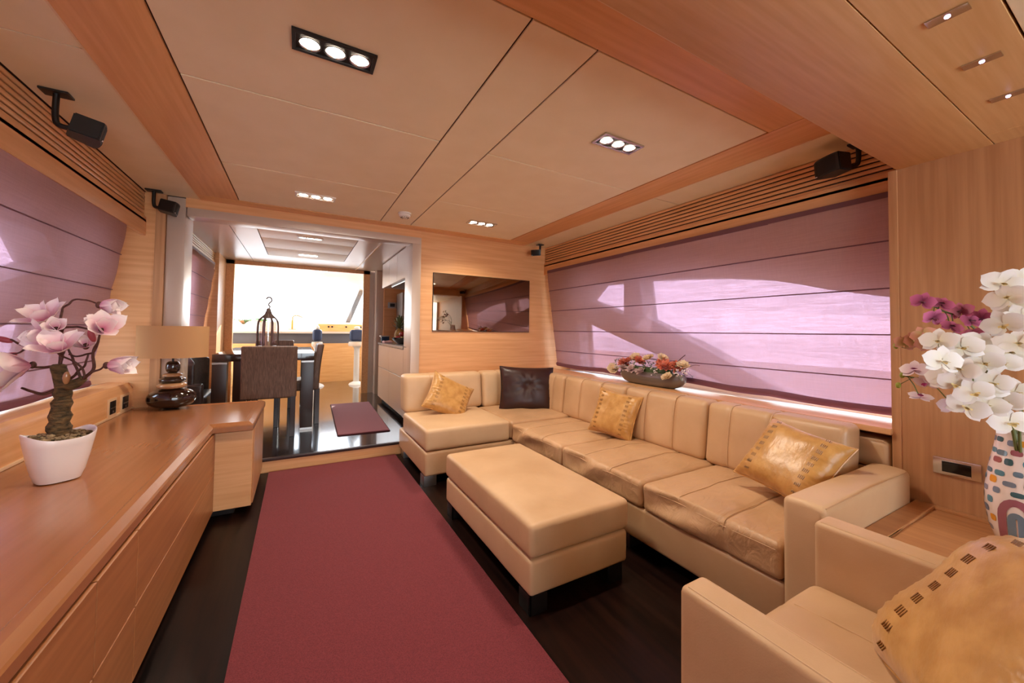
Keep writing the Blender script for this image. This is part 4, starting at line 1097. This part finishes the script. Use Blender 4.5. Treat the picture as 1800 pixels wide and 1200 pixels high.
# ---- dining table and chairs
TZ, UF = 0.935, 0.116
root = thing('dining_table', 'dark wood dining table beyond the doorway with steel strips on its legs', 'table', (-0.29, 5.45, UF))
part(root, 'tabletop', box(B(), -0.735, 0.15, 4.66, 6.2, TZ - 0.075, TZ, 0.004), 'dark_oak_top')
for x in (-0.735, 0.03):
    for y in (4.67, 6.07):
        lg = part(root, 'leg', box(B(), x, x + 0.118, y, y + 0.118, UF + 0.022, TZ - 0.1, 0.003), 'dark_oak')
        part(lg, 'metal_strip', box(B(), x - 0.001, x + 0.119, y - 0.001, y + 0.119, TZ - 0.1, TZ - 0.082), 'brushed_steel')
        part(lg, 'metal_foot', box(B(), x - 0.001, x + 0.119, y - 0.001, y + 0.119, UF, UF + 0.022), 'brushed_steel')
def dining_chair(label, c, ang):
    root = thing('dining_chair', label, 'chair', (c[0], c[1], UF), 'brown upholstered dining chairs'); R = (0, 0, ang); pv = (c[0], c[1], UF); x, y = c
    bm = B(); rbox(bm, x - 0.235, x + 0.235, y - 0.035, y + 0.035, UF + 0.385, UF + 0.905, 0.018, (10, 3, 12), lambda p, h: (0, -0.05 * (1 - (p.z / h.z)) * 0 - 0.045 * (abs((p.z + h.z) / (2 * h.z)) ** 2) + 0.02, 0), R, pv)
    part(root, 'backrest', bm, 'chair_fabric')
    bm = B(); rbox(bm, x - 0.235, x + 0.235, y + 0.02, y + 0.44, UF + 0.38, UF + 0.49, 0.025, (8, 8, 3), None, R, pv); part(root, 'seat', bm, 'chair_fabric')
    for sx in (-1, 1):
        for sy in (0.0, 0.40):
            bm = B(); t = B(); a = x + sx * 0.205; b = y + sy
            box(bm, a - 0.022, a + 0.022, b - 0.022, b + 0.022, UF, UF + 0.40, 0.002, 1, R, pv); part(root, 'leg', bm, 'dark_oak')
    return root
dining_chair('brown upholstered dining chair with its back to the camera, at the near table end', (-0.243, 4.45), 0)
dining_chair('brown upholstered dining chair at the right side of the table, seen edge on', (0.20, 5.13), PI / 2)
dining_chair('brown upholstered dining chair at the far end of the table, behind the birdcage lantern', (-0.30, 6.48), PI)
root = thing('tub_chair', 'black tufted leather chair with curved back at the left of the dining table', 'chair', (-0.86, 4.9, UF))
bm = B()
for k in range(9):
    pass
def tubfn(p, h):
    a = p.y / h.y
    return (0.10 * a * a, 0, -0.05 * a ** 4 + 0.006 * nz3(p, 14, 3))
rbox(bm, -1.02, -0.93, 4.55, 5.25, UF + 0.40, UF + 0.80, 0.03, (4, 20, 12), tubfn); part(root, 'backrest', bm, 'black_leather')
bm = B(); rbox(bm, -0.99, -0.76, 4.58, 5.22, UF + 0.24, UF + 0.42, 0.03, (8, 10, 3)); part(root, 'seat', bm, 'black_leather')
bm = B(); rbox(bm, -0.95, -0.775, 4.53, 4.60, UF + 0.2, UF + 0.55, 0.02, (6, 3, 6)); part(root, 'armrest', bm, 'black_leather')
for y in (4.62, 5.18):
    for x in (-0.95, -0.76): part(root, 'leg', box(B(), x - 0.02, x + 0.02, y - 0.02, y + 0.02, UF, UF + 0.25), 'dark_oak')

# ---- birdcage lantern
bx_, by_, bz_ = -0.32, 5.3, TZ
root = thing('birdcage_lantern', 'brown birdcage lantern with a hook on top, on a black tray on the dining table', 'lantern', (bx_, by_, bz_ + 0.012))
part(root, 'base', lathe(B(), [(0, 0.0), (0.135, 0.0), (0.15, 0.012), (0.135, 0.03), (0.10, 0.036), (0, 0.036)], (bx_, by_, bz_ + 0.012), 40), 'cage_metal')
for k in range(8):
    a = 2 * PI * (k + 0.5) / 8; pp = []
    for r, z in ((0.108, 0.036), (0.110, 0.15), (0.108, 0.24), (0.095, 0.285), (0.065, 0.315), (0.035, 0.34), (0.022, 0.37)):
        pp.append((bx_ + r * math.cos(a), by_ + r * math.sin(a), bz_ + 0.012 + z))
    part(root, 'bar', tube(B(), smooth_path(pp, 3), 0.0085, 6), 'cage_metal')
part(root, 'crown', lathe(B(), [(0.07, 0.305), (0.045, 0.33), (0.026, 0.355), (0.024, 0.385), (0.018, 0.40), (0, 0.404)], (bx_, by_, bz_ + 0.012), 24), 'cage_metal')
part(root, 'hook', tube(B(), smooth_path([(bx_, by_, bz_ + .41), (bx_ + .012, by_, bz_ + .43), (bx_, by_, bz_ + .445), (bx_ + .005, by_, bz_ + .465), (bx_ + .028, by_, bz_ + .487), (bx_ + .022, by_, bz_ + .515), (bx_ - .006, by_, bz_ + .522), (bx_ - .028, by_, bz_ + .503)], 5), 0.0075, 6), 'cage_metal')
part(root, 'glass_liner', lathe(B(), [(0.085, 0.04), (0.085, 0.27), (0.083, 0.27), (0.083, 0.04)], (bx_, by_, bz_ + .012), 32), 'clear_glass')
part(root, 'candle', lathe(B(), [(0, 0.036), (0.03, 0.036), (0.03, 0.13), (0.0, 0.133)], (bx_, by_, bz_ + .012), 20), 'candle_wax')
CGS = 1.2
for ch in root.children:
    for v in ch.data.vertices: v.co.z *= CGS
root = thing('serving_tray', 'black oval tray under the birdcage lantern', 'tray', (bx_, by_, bz_))
part(root, 'plate', lathe(B(), [(0, 0.0), (0.17, 0.0), (0.185, 0.008), (0.183, 0.011), (0.165, 0.007), (0, 0.007)], (bx_, by_, bz_ + 0.001), 40), 'black_glass')

# ---- galley on the right of the dining area
root = thing('tall_galley_cabinet', 'tall silver beige galley cabinet just inside the doorway', 'cabinet', (1.35, 4.25, UF))
part(root, 'body', box(B(), 1.10, 1.88, 3.96, 4.55, UF, DZ - 0.005), 'silver_lacquer')
for z0, z1 in ((UF + 0.06, 0.63), (0.636, 0.995), (1.001, DZ - 0.01)): part(root, 'door', box(B(), 1.078, 1.10, 3.965, 4.547, z0, z1, 0.002, 1), 'silver_lacquer')
root = thing('galley_cabinet', 'silver beige base cabinet with two drawer rows under the galley worktop', 'cabinet', (1.35, 5.4, UF))
part(root, 'body', box(B(), 1.10, 1.88, 4.552, 6.15, UF + 0.06, 0.965), 'silver_lacquer')
part(root, 'plinth', box(B(), 1.14, 1.88, 4.552, 6.15, UF, UF + 0.06), 'dark_gap')
for y0, y1 in ((4.555, 5.35), (5.355, 6.148)):
    for z0, z1 in ((UF + 0.065, 0.63), (0.636, 0.962)): part(root, 'drawer', box(B(), 1.078, 1.10, y0, y1, z0, z1, 0.002, 1), 'silver_lacquer')
root = thing('galley_worktop', 'grey speckled stone galley worktop', 'worktop', (1.45, 5.4, 0.966))
part(root, 'slab', box(B(), 1.07, 1.88, 4.552, 6.2, 0.966, 1.0, 0.003), 'galley_granite')
root = thing('galley_wall_cabinet', 'silver beige wall cabinet hanging over the galley worktop', 'cabinet', (1.4, 5.3, 1.82))
part(root, 'body', box(B(), 1.12, 1.88, 4.552, 6.06, 1.83, DZ - 0.005), 'silver_lacquer')
for y0, y1 in ((4.555, 5.05), (5.055, 5.55), (5.555, 6.057)): part(root, 'door', box(B(), 1.095, 1.12, y0, y1, 1.825, DZ - 0.01, 0.002, 1), 'silver_lacquer')
part(root, 'hood', box(B(), 1.14, 1.80, 4.7, 5.6, 1.80, 1.829, 0.004), 'brushed_steel')
root = thing('wall_oven', 'built-in steel and black oven in the galley behind the fruit', 'oven', (1.62, 6.3, 1.0))
part(root, 'housing', box(B(), 1.44, 1.88, 6.21, 6.64, 1.002, 1.80), 'brushed_steel')
part(root, 'oven_door', box(B(), 1.46, 1.86, 6.195, 6.21, 1.05, 1.30, 0.003), 'black_glass')
part(root, 'control_panel', box(B(), 1.46, 1.86, 6.195, 6.21, 1.33, 1.42, 0.003), 'black_glass')
part(root, 'handle', tube(B(), [(1.48, 6.18, 1.315), (1.84, 6.18, 1.315)], 0.008, 8), 'chrome')
root = thing('switch_panel', 'small square switch panel on the wooden galley wall', 'switch', (1.36, 6.66, 1.6))
part(root, 'plate', box(B(), 1.30, 1.45, 6.65, 6.659, 1.56, 1.66, 0.002), 'brushed_steel'); part(root, 'display', box(B(), 1.335, 1.415, 6.645, 6.652, 1.585, 1.64, 0.001), 'black_plastic')
# fruit and pineapple
fx, fy, fz = 1.24, 5.3, 1.001
root = thing('fruit_bowl', 'dark glass fruit bowl on the galley worktop', 'bowl', (fx, fy, fz))
part(root, 'bowl', lathe(B(), [(0, 0.0), (0.06, 0.0), (0.07, 0.01), (0.13, 0.06), (0.145, 0.09), (0.14, 0.09), (0.12, 0.06), (0.06, 0.016), (0, 0.014)], (fx, fy, fz), 32), 'brown_glaze')
for k, (dx, dy, dz, r, mt, nm, lb) in enumerate(((-0.06, 0.0, 0.075, 0.042, 'apple_red', 'apple', 'red apple in the fruit bowl'), (0.04, -0.06, 0.075, 0.042, 'orange_peel', 'orange', 'orange in the fruit bowl'), (0.03, 0.06, 0.078, 0.042, 'pear_green', 'pear', 'yellow green pear in the fruit bowl'), (-0.01, -0.01, 0.135, 0.038, 'apple_red', 'plum', 'dark red plum on top of the fruit bowl'))):
    r_ = thing(nm, lb, 'fruit', (fx + dx, fy + dy, fz + dz - r), 'fruit in the galley bowl'); 
    fr = part(r_, 'flesh', ball(B(), (fx + dx, fy + dy, fz + dz), r, r, r * (1.2 if nm == 'pear' else 0.93), 16), mt)
    part(r_, 'stem', tube(B(), [(fx + dx, fy + dy, fz + dz + r * 0.85), (fx + dx + 0.004, fy + dy, fz + dz + r * 1.3)], 0.003, 5), 'twig')
pxx, pyy = 1.27, 5.62
root = thing('pineapple', 'pineapple with green leaf crown standing on the galley worktop', 'pineapple', (pxx, pyy, 1.001))
part(root, 'fruit_body', ball(B(), (pxx, pyy, 1.001 + 0.11), 0.072, 0.072, 0.11, 20), 'pineapple_skin')
bm = B(); lay = bm.verts.layers.float_color.new('pigment')
for k in range(34):
    a = k * 2.4; f = k / 34; el = 0.5 + f * 0.95
    d = Vector((math.cos(a) * math.cos(el), math.sin(a) * math.cos(el), math.sin(el)))
    petal(bm, Vector((pxx, pyy, 1.20 + 0.03 * f)), d, (0, 0, 1), 0.13 + 0.09 * f, 0.026, 0.02, 0.10 * (1 - f), srgb(60, 84, 46)[:3], srgb(110, 128, 84)[:3], 4, 2)
part(root, 'leaf_crown', bm, 'petal', 'green spiky leaf crown')
root = thing('glass_jar', 'small dark square jar at the far end of the galley worktop', 'jar', (1.13, 5.98, 1.001))
part(root, 'jar_body', box(B(), 1.07, 1.19, 5.92, 6.04, 1.001, 1.09, 0.012), 'navy_glass'); part(root, 'lid', box(B(), 1.065, 1.195, 5.915, 6.045, 1.091, 1.105, 0.004), 'brushed_steel')
root = thing('cloth_napkin', 'crumpled pale pink napkin lying on the near edge of the galley worktop', 'napkin', (1.14, 5.7, 1.001))
bm = B(); rbox(bm, 1.075, 1.19, 5.70, 5.88, 1.0015, 1.03, 0.01, (10, 10, 2), lambda p, h: (0, 0, 0.012 * nz3(p, 26, 4) if p.z > 0 else 0)); part(root, 'cloth', bm, 'pink_cloth')

# ---- helm
root = thing('helm_console', 'curved warm wood helm console with a dark grey dashboard below the windscreen', 'console', (0, 8.9, UF))
def arc_slab(bm, x0, x1, yf, sagy, yb, z0, z1, n=20):
    pts = [(x0 + (x1 - x0) * k / n, yf - sagy * (1 - (2 * k / n - 1) ** 2), z0) for k in range(n + 1)]
    prism(bm, pts + [(x1, yb, z0), (x0, yb, z0)], (0, 0, z1 - z0))
bm = B(); arc_slab(bm, -2.1, 1.9, 9.0, 0.42, 9.9, UF, 0.90); part(root, 'base', bm, 'helm_wood')
bm = B(); arc_slab(bm, -2.1, 1.9, 9.05, 0.42, 9.9, 0.90, 1.10); part(root, 'dashboard', bm, 'dash_grey')
bm = B(); arc_slab(bm, -2.1, 1.9, 9.0, 0.42, 10.27, 1.10, 1.135); part(root, 'top', bm, 'cream_lacquer')
bm = B(); box(bm, 0.35, 1.9, 9.1, 9.5, 1.136, 1.30, 0.006); ip = part(root, 'instrument_panel', bm, 'helm_wood')
for x in (0.55, 0.62, 0.9, 1.2, 1.27, 1.34): part(ip, 'knob', lathe(B(), [(0, 0.0), (0.02, 0.0), (0.018, 0.02), (0, 0.022)], (x, 9.099, 1.24), 12, rot=(PI / 2, 0, 0)), 'black_plastic')
bm = B(); box(bm, -0.35, 0.25, 9.0, 9.3, 1.137, 1.17, 0.01); part(root, 'chart_tray', bm, 'white_plastic')
for x, y, fs_, lb in ((0.30, 8.05, 0.6, 'navy helm chair on a pale pedestal, the one just above the right dining chair'), (1.0, 8.05, 1.0, 'navy helm chair on a pale pedestal, cut by the partition edge')):
    root = thing('helm_chair', lb, 'chair', (x, y, UF), 'navy chairs at the helm')
    part(root, 'pedestal', lathe(B(), [(0, 0), (0.14, 0), (0.12, 0.03), (0.055, 0.06), (0.05, 0.70), (0.08, 0.75), (0, 0.75)], (x, y, UF), 28), 'white_plastic')
    part(root, 'seat', lathe(B(), [(0, 0.75), (0.15 * fs_, 0.75), (0.165 * fs_, 0.79), (0.15 * fs_, 0.83), (0, 0.84)], (x, y, UF), 28), 'cream_lacquer')
    part(root, 'backrest', rbox(B(), x - 0.135 * fs_, x + 0.135 * fs_, y - 0.04, y + 0.08, UF + 0.842, UF + 1.07, 0.055, (4, 3, 4)), 'navy_fabric')
    part(root, 'headrest', ball(B(), (x, y + 0.03, UF + 1.10), 0.06 * fs_, 0.04, 0.04, 16), 'white_plastic')
root = thing('potted_palm', 'small green and orange plant on the left of the helm console', 'potted plant', (-0.98, 9.3, 1.136))
part(root, 'pot', lathe(B(), [(0, 0), (0.07, 0), (0.1, 0.13), (0.09, 0.13), (0, 0.11)], (-0.98, 9.3, 1.137), 20), 'white_ceramic')
for k in range(16):
    a = k * 2.4; d = Vector((math.cos(a) * 0.7, math.sin(a) * 0.7, 0.9)); bm = B()
    petal(bm, (-0.98, 9.3, 1.25), d, (0, 0, 1), 0.26 + 0.1 * (k % 3) / 2, 0.05, 0.0, 0.75, srgb(60, 92, 44)[:3] if k % 3 else srgb(200, 112, 60)[:3], srgb(104, 140, 80)[:3] if k % 3 else srgb(226, 150, 96)[:3], 6, 2)
    part(root, 'leaf', bm, 'petal')
root = thing('desk_lamp', 'small brass desk lamp with bent arm on the helm console', 'lamp', (-0.13, 9.2, 1.17))
part(root, 'base', lathe(B(), [(0, 0), (0.07, 0), (0.07, 0.015), (0.02, 0.03), (0.018, 0.2), (0, 0.2)], (-0.13, 9.2, 1.17), 20), 'brass')
part(root, 'arm', tube(B(), smooth_path([(-0.13, 9.2, 1.36), (-0.12, 9.2, 1.44), (-0.05, 9.2, 1.47), (0.05, 9.2, 1.43)], 4), 0.012, 8), 'brass')

# ---- metal bowl of flowers on the ledge behind the sofa
root = thing('metal_planter', 'oblong pewter bowl on the ledge behind the sofa, holding flowers', 'planter', (2.56, 2.2, 0.7655))
pc = Vector((2.56, 2.21, 0.7655)); HL = 0.33
t = B(); rings = []
for (s, z, q) in ((0.35, 0.0, 0.55), (0.62, 0.002, 0.7), (0.86, 0.02, 0.86), (0.99, 0.055, 0.97), (0.98, 0.085, 0.99), (0.86, 0.112, 0.95), (0.82, 0.112, 0.93), (0.9, 0.085, 0.95), (0.6, 0.03, 0.8)):
    rings.append([t.verts.new(pc + Vector((0.078 * s * math.copysign(abs(math.cos(a)) ** 0.8, math.cos(a)), HL * q * math.copysign(abs(math.sin(a)) ** 0.7, math.sin(a)), z))) for a in [2 * PI * k / 48 for k in range(48)]])
for a, b in zip(rings, rings[1:]):
    for k in range(48): t.faces.new((a[k], a[(k + 1) % 48], b[(k + 1) % 48], b[k]))
t.faces.new(rings[0][::-1]); t.faces.new(rings[-1]); part(root, 'bowl', t, 'pewter')
FL = thing('flower_arrangement', 'low arrangement of coral, cream and lilac flowers in the pewter bowl', 'flowers', (2.56, 2.21, 0.84))
def bloom(root, c, d, size, n, c0, c1, layers=3, wid=0.7, nm='blossom', lab=None, seed=0, cup=0.5):
    rnd = random.Random(seed); d = Vector(d).normalized(); u = d.orthogonal().normalized(); v = d.cross(u); bm = B()
    for L in range(layers):
        f = (L + 1) / layers; op = 0.25 + 1.05 * f
        for k in range(n):
            a = 2 * PI * (k + 0.5 * L) / n + rnd.uniform(-.2, .2); rad = u * math.cos(a) + v * math.sin(a); o2 = op * rnd.uniform(.85, 1.15)
            petal(bm, Vector(c) - d * size * 0.2, d * math.cos(o2) + rad * math.sin(o2), -rad + d * 0.3, 1.2 * size * (0.6 + 0.4 * f) * rnd.uniform(.9, 1.1), 1.1 * size * wid * (0.6 + 0.5 * f), cup * 0.5, 0.05, c0, c1, 4, 3, mid=0.9)
    return part(root, nm, bm, 'petal', lab)
cr0, cr1 = srgb(196, 76, 50)[:3], srgb(232, 132, 100)[:3]; cm0, cm1 = srgb(228, 190, 130)[:3], srgb(248, 226, 190)[:3]; ll0, ll1 = srgb(170, 130, 130)[:3], srgb(214, 186, 182)[:3]
for i, (y, x, z, s, kind) in enumerate(((2.50, 2.55, .925, .058, 'c'), (2.43, 2.53, .955, .05, 'c'), (2.33, 2.56, .955, .055, 'c'), (2.04, 2.53, .935, .066, 'c'), (2.10, 2.56, .955, .06, 'c'), (1.97, 2.57, .94, .055, 'c'), (2.39, 2.57, .985, .045, 'm'), (2.24, 2.56, .985, .05, 'm'), (2.11, 2.58, 1.0, .045, 'm'), (1.90, 2.55, .955, .05, 'm'), (1.985, 2.475, .86, .045, 'm'), (2.60, 2.51, .87, .05, 'm'), (2.36, 2.49, .885, .052, 'l'), (2.25, 2.48, .88, .05, 'l'), (2.46, 2.50, .89, .04, 'l'))):
    k = {'c': (cr0, cr1, 11, 4, .34, 'coral flower'), 'm': (cm0, cm1, 6, 3, .95, 'cream rose'), 'l': (ll0, ll1, 9, 2, .4, 'lilac flower')}[kind]
    bloom(FL, (x, y, z), (-0.55 + 0.3 * math.sin(i), -0.3 + 0.5 * math.sin(i * 2.1), 0.8), s, k[2], k[0], k[1], k[3], k[4], 'blossom', k[5], i)
bm = B(); rnd = random.Random(3)
for k in range(150):
    y = rnd.uniform(1.88, 2.62); x = rnd.uniform(2.49, 2.62); z = rnd.uniform(.85, .96)
    petal(bm, (x, y, z), (rnd.uniform(-1, .6), rnd.uniform(-1, 1), rnd.uniform(-.3, 1)), (0, 0, 1), rnd.uniform(.03, .06), .016, 0, .3, srgb(50, 62, 44)[:3], srgb(118, 132, 104)[:3], 3, 2)
part(FL, 'foliage', bm, 'petal', 'grey green leaves', kind='stuff')
bm = B()
for (cx, cy, cz) in ((2.50, 1.90, .90), (2.49, 2.12, .89), (2.50, 2.55, .90), (2.52, 1.86, .92)):
    for k in range(14): ball(bm, (cx + rnd.uniform(-.02, .02), cy + rnd.uniform(-.035, .035), cz + rnd.uniform(-.03, .03)), .0055, n=6)
part(FL, 'berries', bm, 'white_ceramic', 'tiny white berries', kind='stuff')
bm = B(); lathe(bm, [(0, 0), (0.06, 0), (0.05, 0.05), (0, 0.055)], (2.56, 2.25, 0.86), 24, 1, 4.6); part(FL, 'moss', bm, 'green_leaf')
bm = B(); tube(bm, smooth_path([(2.56, 2.0, .93), (2.56, 1.93, 1.0), (2.55, 1.88, 1.035)], 4), .003, 5); tube(bm, smooth_path([(2.56, 1.95, .9), (2.55, 1.82, .96), (2.55, 1.76, .965)], 4), .002, 5); part(FL, 'twig', bm, 'twig')

# ---- painted vase and orchids
vx, vy, vz = 2.292, 0.305, 0.4525
root = thing('painted_vase', 'white ceramic vase painted with coloured dabs and arches, on the side cabinet', 'vase', (vx, vy, vz))
prof = [(0, 0), (0.060, 0), (0.074, 0.01), (0.088, 0.06), (0.097, 0.13), (0.096, 0.19), (0.086, 0.27), (0.073, 0.34), (0.066, 0.385), (0.066, 0.405), (0.060, 0.405), (0.060, 0.385), (0.066, 0.34), (0.07, 0.28)]
part(root, 'body', lathe(B(), prof, (vx, vy, vz), 48), 'white_ceramic')
def vr(z):
    for (r0, z0), (r1, z1) in zip(prof[1:], prof[2:10]):
        if z0 <= z <= z1 and z1 > z0: return r0 + (r1 - r0) * (z - z0) / (z1 - z0)
    return 0.07
def dab(bm, a, z, w, h, col, arch=False):
    lay = bm.verts.layers.float_color.get('pigment') or bm.verts.layers.float_color.new('pigment')
    n = 10; cen = None; ring = []
    for k in range(n):
        t = 2 * PI * k / n; cc, ss = math.cos(t), math.sin(t)
        zz = z + math.copysign(abs(ss) ** 0.6, ss) * h / 2; aa = a + math.copysign(abs(cc) ** 0.6, cc) * w / 2 / vr(z); r = vr(zz) + 0.0009
        vt = bm.verts.new((vx + r * math.cos(aa), vy + r * math.sin(aa), vz + zz)); vt[lay] = col; ring.append(vt)
    vt = bm.verts.new((vx + (vr(z) + 0.0016) * math.cos(a), vy + (vr(z) + 0.0016) * math.sin(a), vz + z)); vt[lay] = col
    for k in range(n): bm.faces.new((ring[k], ring[(k + 1) % n], vt))
cols = [srgb(226, 158, 54), srgb(96, 124, 142), srgb(120, 136, 158), srgb(158, 88, 92), srgb(82, 138, 158), srgb(52, 96, 104), srgb(140, 146, 162)]
bm = B(); rnd = random.Random(11); i = 0
a0 = math.atan2(-0.325, -2.262)
for row, z in enumerate((0.372, 0.335, 0.300, 0.262, 0.228, 0.195, 0.16, 0.125, 0.09, 0.05)):
    for k in range(13):
        a = a0 + 2 * PI * (k + 0.5 * (row % 2)) / 13 + rnd.uniform(-.06, .06)
        da = (a - a0 + 0.25 + PI) % (2 * PI) - PI
        if z < 0.18 and abs(da) < 0.62: continue
        dab(bm, a, z + rnd.uniform(-.005, .005), rnd.uniform(.022, .034), rnd.uniform(.018, .026), cols[(k * 3 + row * 2 + rnd.randint(0, 1)) % 7])
part(root, 'painted_dabs', bm, 'painted', 'orange, blue, grey and plum dabs', kind='stuff')
def arch(bm, a, z0, w, h, thick, col):
    lay = bm.verts.layers.float_color.get('pigment') or bm.verts.layers.float_color.new('pigment')
    prev = None
    for k in range(31):
        t = k / 30 * 3
        if t < 1: px, pz, nx, nz_ = -w / 2, t * (h - w / 2), -1, 0
        elif t < 2:
            q = PI * (1 - (t - 1)); px, pz = math.cos(q) * w / 2, h - w / 2 + math.sin(q) * w / 2 * 1.6; nx, nz_ = math.cos(q), math.sin(q)
        else: px, pz, nx, nz_ = w / 2, (3 - t) * (h - w / 2), 1, 0
        row = []
        for s in (-1, 1):
            qx, qz = px + nx * thick / 2 * s, pz + nz_ * thick / 2 * s; zz = z0 + qz; r = vr(zz) + 0.0014
            vt = bm.verts.new((vx + r * math.cos(a + qx / r), vy + r * math.sin(a + qx / r), vz + zz)); vt[lay] = col; row.append(vt)
        if prev: bm.faces.new((prev[0], prev[1], row[1], row[0]))
        prev = row
aa = a0 - 0.25
for w, h, th, c in ((0.072, 0.135, 0.024, srgb(156, 96, 112)), (0.024, 0.105, 0.020, srgb(108, 134, 156))):
    bm = B(); arch(bm, aa, 0.012, w, h, th, c); part(root, 'painted_arch', bm, 'painted', 'plum arch' if w > .05 else 'blue arch')

def orchid(root, c, d, size, c0, c1, lip, seed, lab):
    rnd = random.Random(seed); c = Vector(c); d = Vector(d).normalized(); up = Vector((0, 0, 1)); s = d.cross(up).normalized(); up = s.cross(d).normalized()
    rl = rnd.uniform(-.5, .5); s, up = s * math.cos(rl) + up * math.sin(rl), up * math.cos(rl) - s * math.sin(rl); bm = B()
    for ang, L, W in ((90, 1.0, .62), (215, .95, .6), (325, .95, .6), (12, 1.05, 1.02), (168, 1.05, 1.02)):
        a = math.radians(ang); r = s * math.cos(a) + up * math.sin(a)
        off = 0.002 if W > .8 else 0
        petal(bm, c + d * off, r + d * rnd.uniform(.05, .22), d, size * L, size * W, 0.10, 0.16, c0, c1, 5, 4, mid=0.62)
    for ang in (200, 340, 270):
        a = math.radians(ang); r = s * math.cos(a) + up * math.sin(a)
        petal(bm, c + d * 0.004, r * 0.6 + d, up, size * .42, size * .26, 0.3, 0.2, lip, lip, 3, 2)
    return part(root, 'blossom', bm, 'petal', lab)
wh0, wh1, yl = srgb(236, 232, 214)[:3], srgb(250, 248, 250)[:3], srgb(236, 214, 150)[:3]
mg0, mg1, mgl = srgb(120, 30, 70)[:3], srgb(212, 110, 158)[:3], srgb(110, 16, 50)[:3]
pk0, pk1 = srgb(196, 170, 96)[:3], srgb(222, 158, 142)[:3]; lw1, lwl = srgb(236, 220, 226)[:3], srgb(170, 30, 110)[:3]
dv = Vector((-0.86, -0.30, 0.16))
def spray(label, stem, blooms, size, c0, c1, lip, seed, lab, dirv=dv, var=0.35):
    root = thing('orchid_spray', label, 'orchid', (vx, vy, 0.80), 'orchid sprays in the painted vase')
    q = smooth_path([(vx - 0.01, vy, 0.60)] + stem, 6)
    part(root, 'stem', tube(B(), q, [0.005 - 0.0025 * k / (len(q) - 1) for k in range(len(q))], 7), 'stem_green')
    rnd = random.Random(seed)
    for i, c in enumerate(blooms):
        d = dirv + Vector((rnd.uniform(-var, var), rnd.uniform(-var, var), rnd.uniform(-var, var)))
        b = orchid(root, c, d, size * rnd.uniform(.88, 1.12), c0, c1, lip, seed * 50 + i, lab)
        near = min(q, key=lambda p: (p - Vector(c)).length)
        part(b, 'flower_stalk', tube(B(), [near, (near + Vector(c)) / 2 + Vector((0, 0, 0.006)), Vector(c) - d.normalized() * 0.004], 0.0018, 5), 'stem_green')
    return root
WH = [(1.877, .42, 1.183), (1.899, .374, 1.162), (1.982, .35, 1.175), (1.828, .404, 1.119), (1.855, .367, 1.094), (1.918, .331, 1.113), (1.855, .38, 1.047), (1.861, .343, 1.024), (1.911, .313, 1.057), (1.966, .304, 1.113), (1.977, .302, .995), (1.929, .329, .976), (1.904, .366, .972), (1.875, .402, 1.061), (2.057, .291, 1.019), (1.94, .345, 1.14), (1.95, .335, 1.03)]
spray('dense hanging spray of white orchids, the largest, over the socket', [(2.20, .318, .868), (2.114, .317, .992), (2.012, .347, 1.108), (1.95, .389, 1.164), (1.9, .427, 1.189)], WH, 0.052, wh0, wh1, yl, 1, 'white orchid blossom')
spray('upper spray of white orchids rising at the right edge above the vase', [(2.204, .305, .868), (2.171, .282, 1.09), (2.101, .282, 1.225), (2.065, .298, 1.357)], [(1.97, .297, 1.241), (1.979, .272, 1.178), (2.022, .268, 1.26), (2.021, .295, 1.149), (1.994, .302, 1.371), (2.064, .274, 1.383), (2.05, .285, 1.299), (1.995, .294, .927), (1.98, .29, 1.325)], 0.058, wh0, wh1, yl, 2, 'white orchid blossom')
spray('spray of magenta orchids at the top left of the vase', [(2.24, .316, .861), (2.24, .346, .996), (2.199, .378, 1.184), (2.124, .417, 1.266), (2.059, .452, 1.296), (2.019, .496, 1.339)], [(1.998, .485, 1.327), (2.003, .461, 1.268), (2.058, .452, 1.317), (2.032, .424, 1.233), (2.093, .411, 1.29), (2.09, .39, 1.254), (2.047, .417, 1.183), (2.069, .381, 1.204), (2.125, .37, 1.265)], 0.036, mg0, mg1, mgl, 3, 'magenta orchid blossom', var=0.7)
spray('short spray of yellowish pink orchids reaching towards the window', [(2.226, .317, .853), (2.23, .376, 1.056), (2.138, .435, 1.182), (2.026, .497, 1.201), (1.953, .539, 1.162)], [(1.948, .495, 1.185), (1.949, .471, 1.202), (1.943, .521, 1.172), (1.933, .457, 1.178)], 0.036, pk0, pk1, yl, 4, 'yellowish pink orchid blossom')
LWr = spray('loose low spray of pale orchids with magenta hearts and green buds', [(2.226, .317, .853), (2.204, .382, .975), (2.093, .442, 1.046), (2.001, .493, 1.045), (1.94, .53, 1.055)], [(1.922, .49, 1.079), (1.93, .464, 1.038), (1.914, .475, .985), (1.945, .444, 1.047), (1.984, .414, .962)], 0.037, srgb(216, 180, 200)[:3], lw1, lwl, 5, 'pale orchid blossom with magenta heart', var=0.6)
for c in ((1.939, .527, 1.056), (1.927, .535, 1.019), (1.944, .544, 1.162), (1.956, .536, 1.177)):
    bd = part(LWr, 'bud', ball(B(), c, 0.008, 0.008, 0.011, 10), 'bud_green', 'yellow green bud')
    part(bd, 'flower_stalk', tube(B(), [c, (1.97, .51, 1.046 if c[2] < 1.1 else 1.15)], 0.0012, 5), 'stem_green')

for o in list(bpy.data.objects):
    if 'o' in o: del o['o']
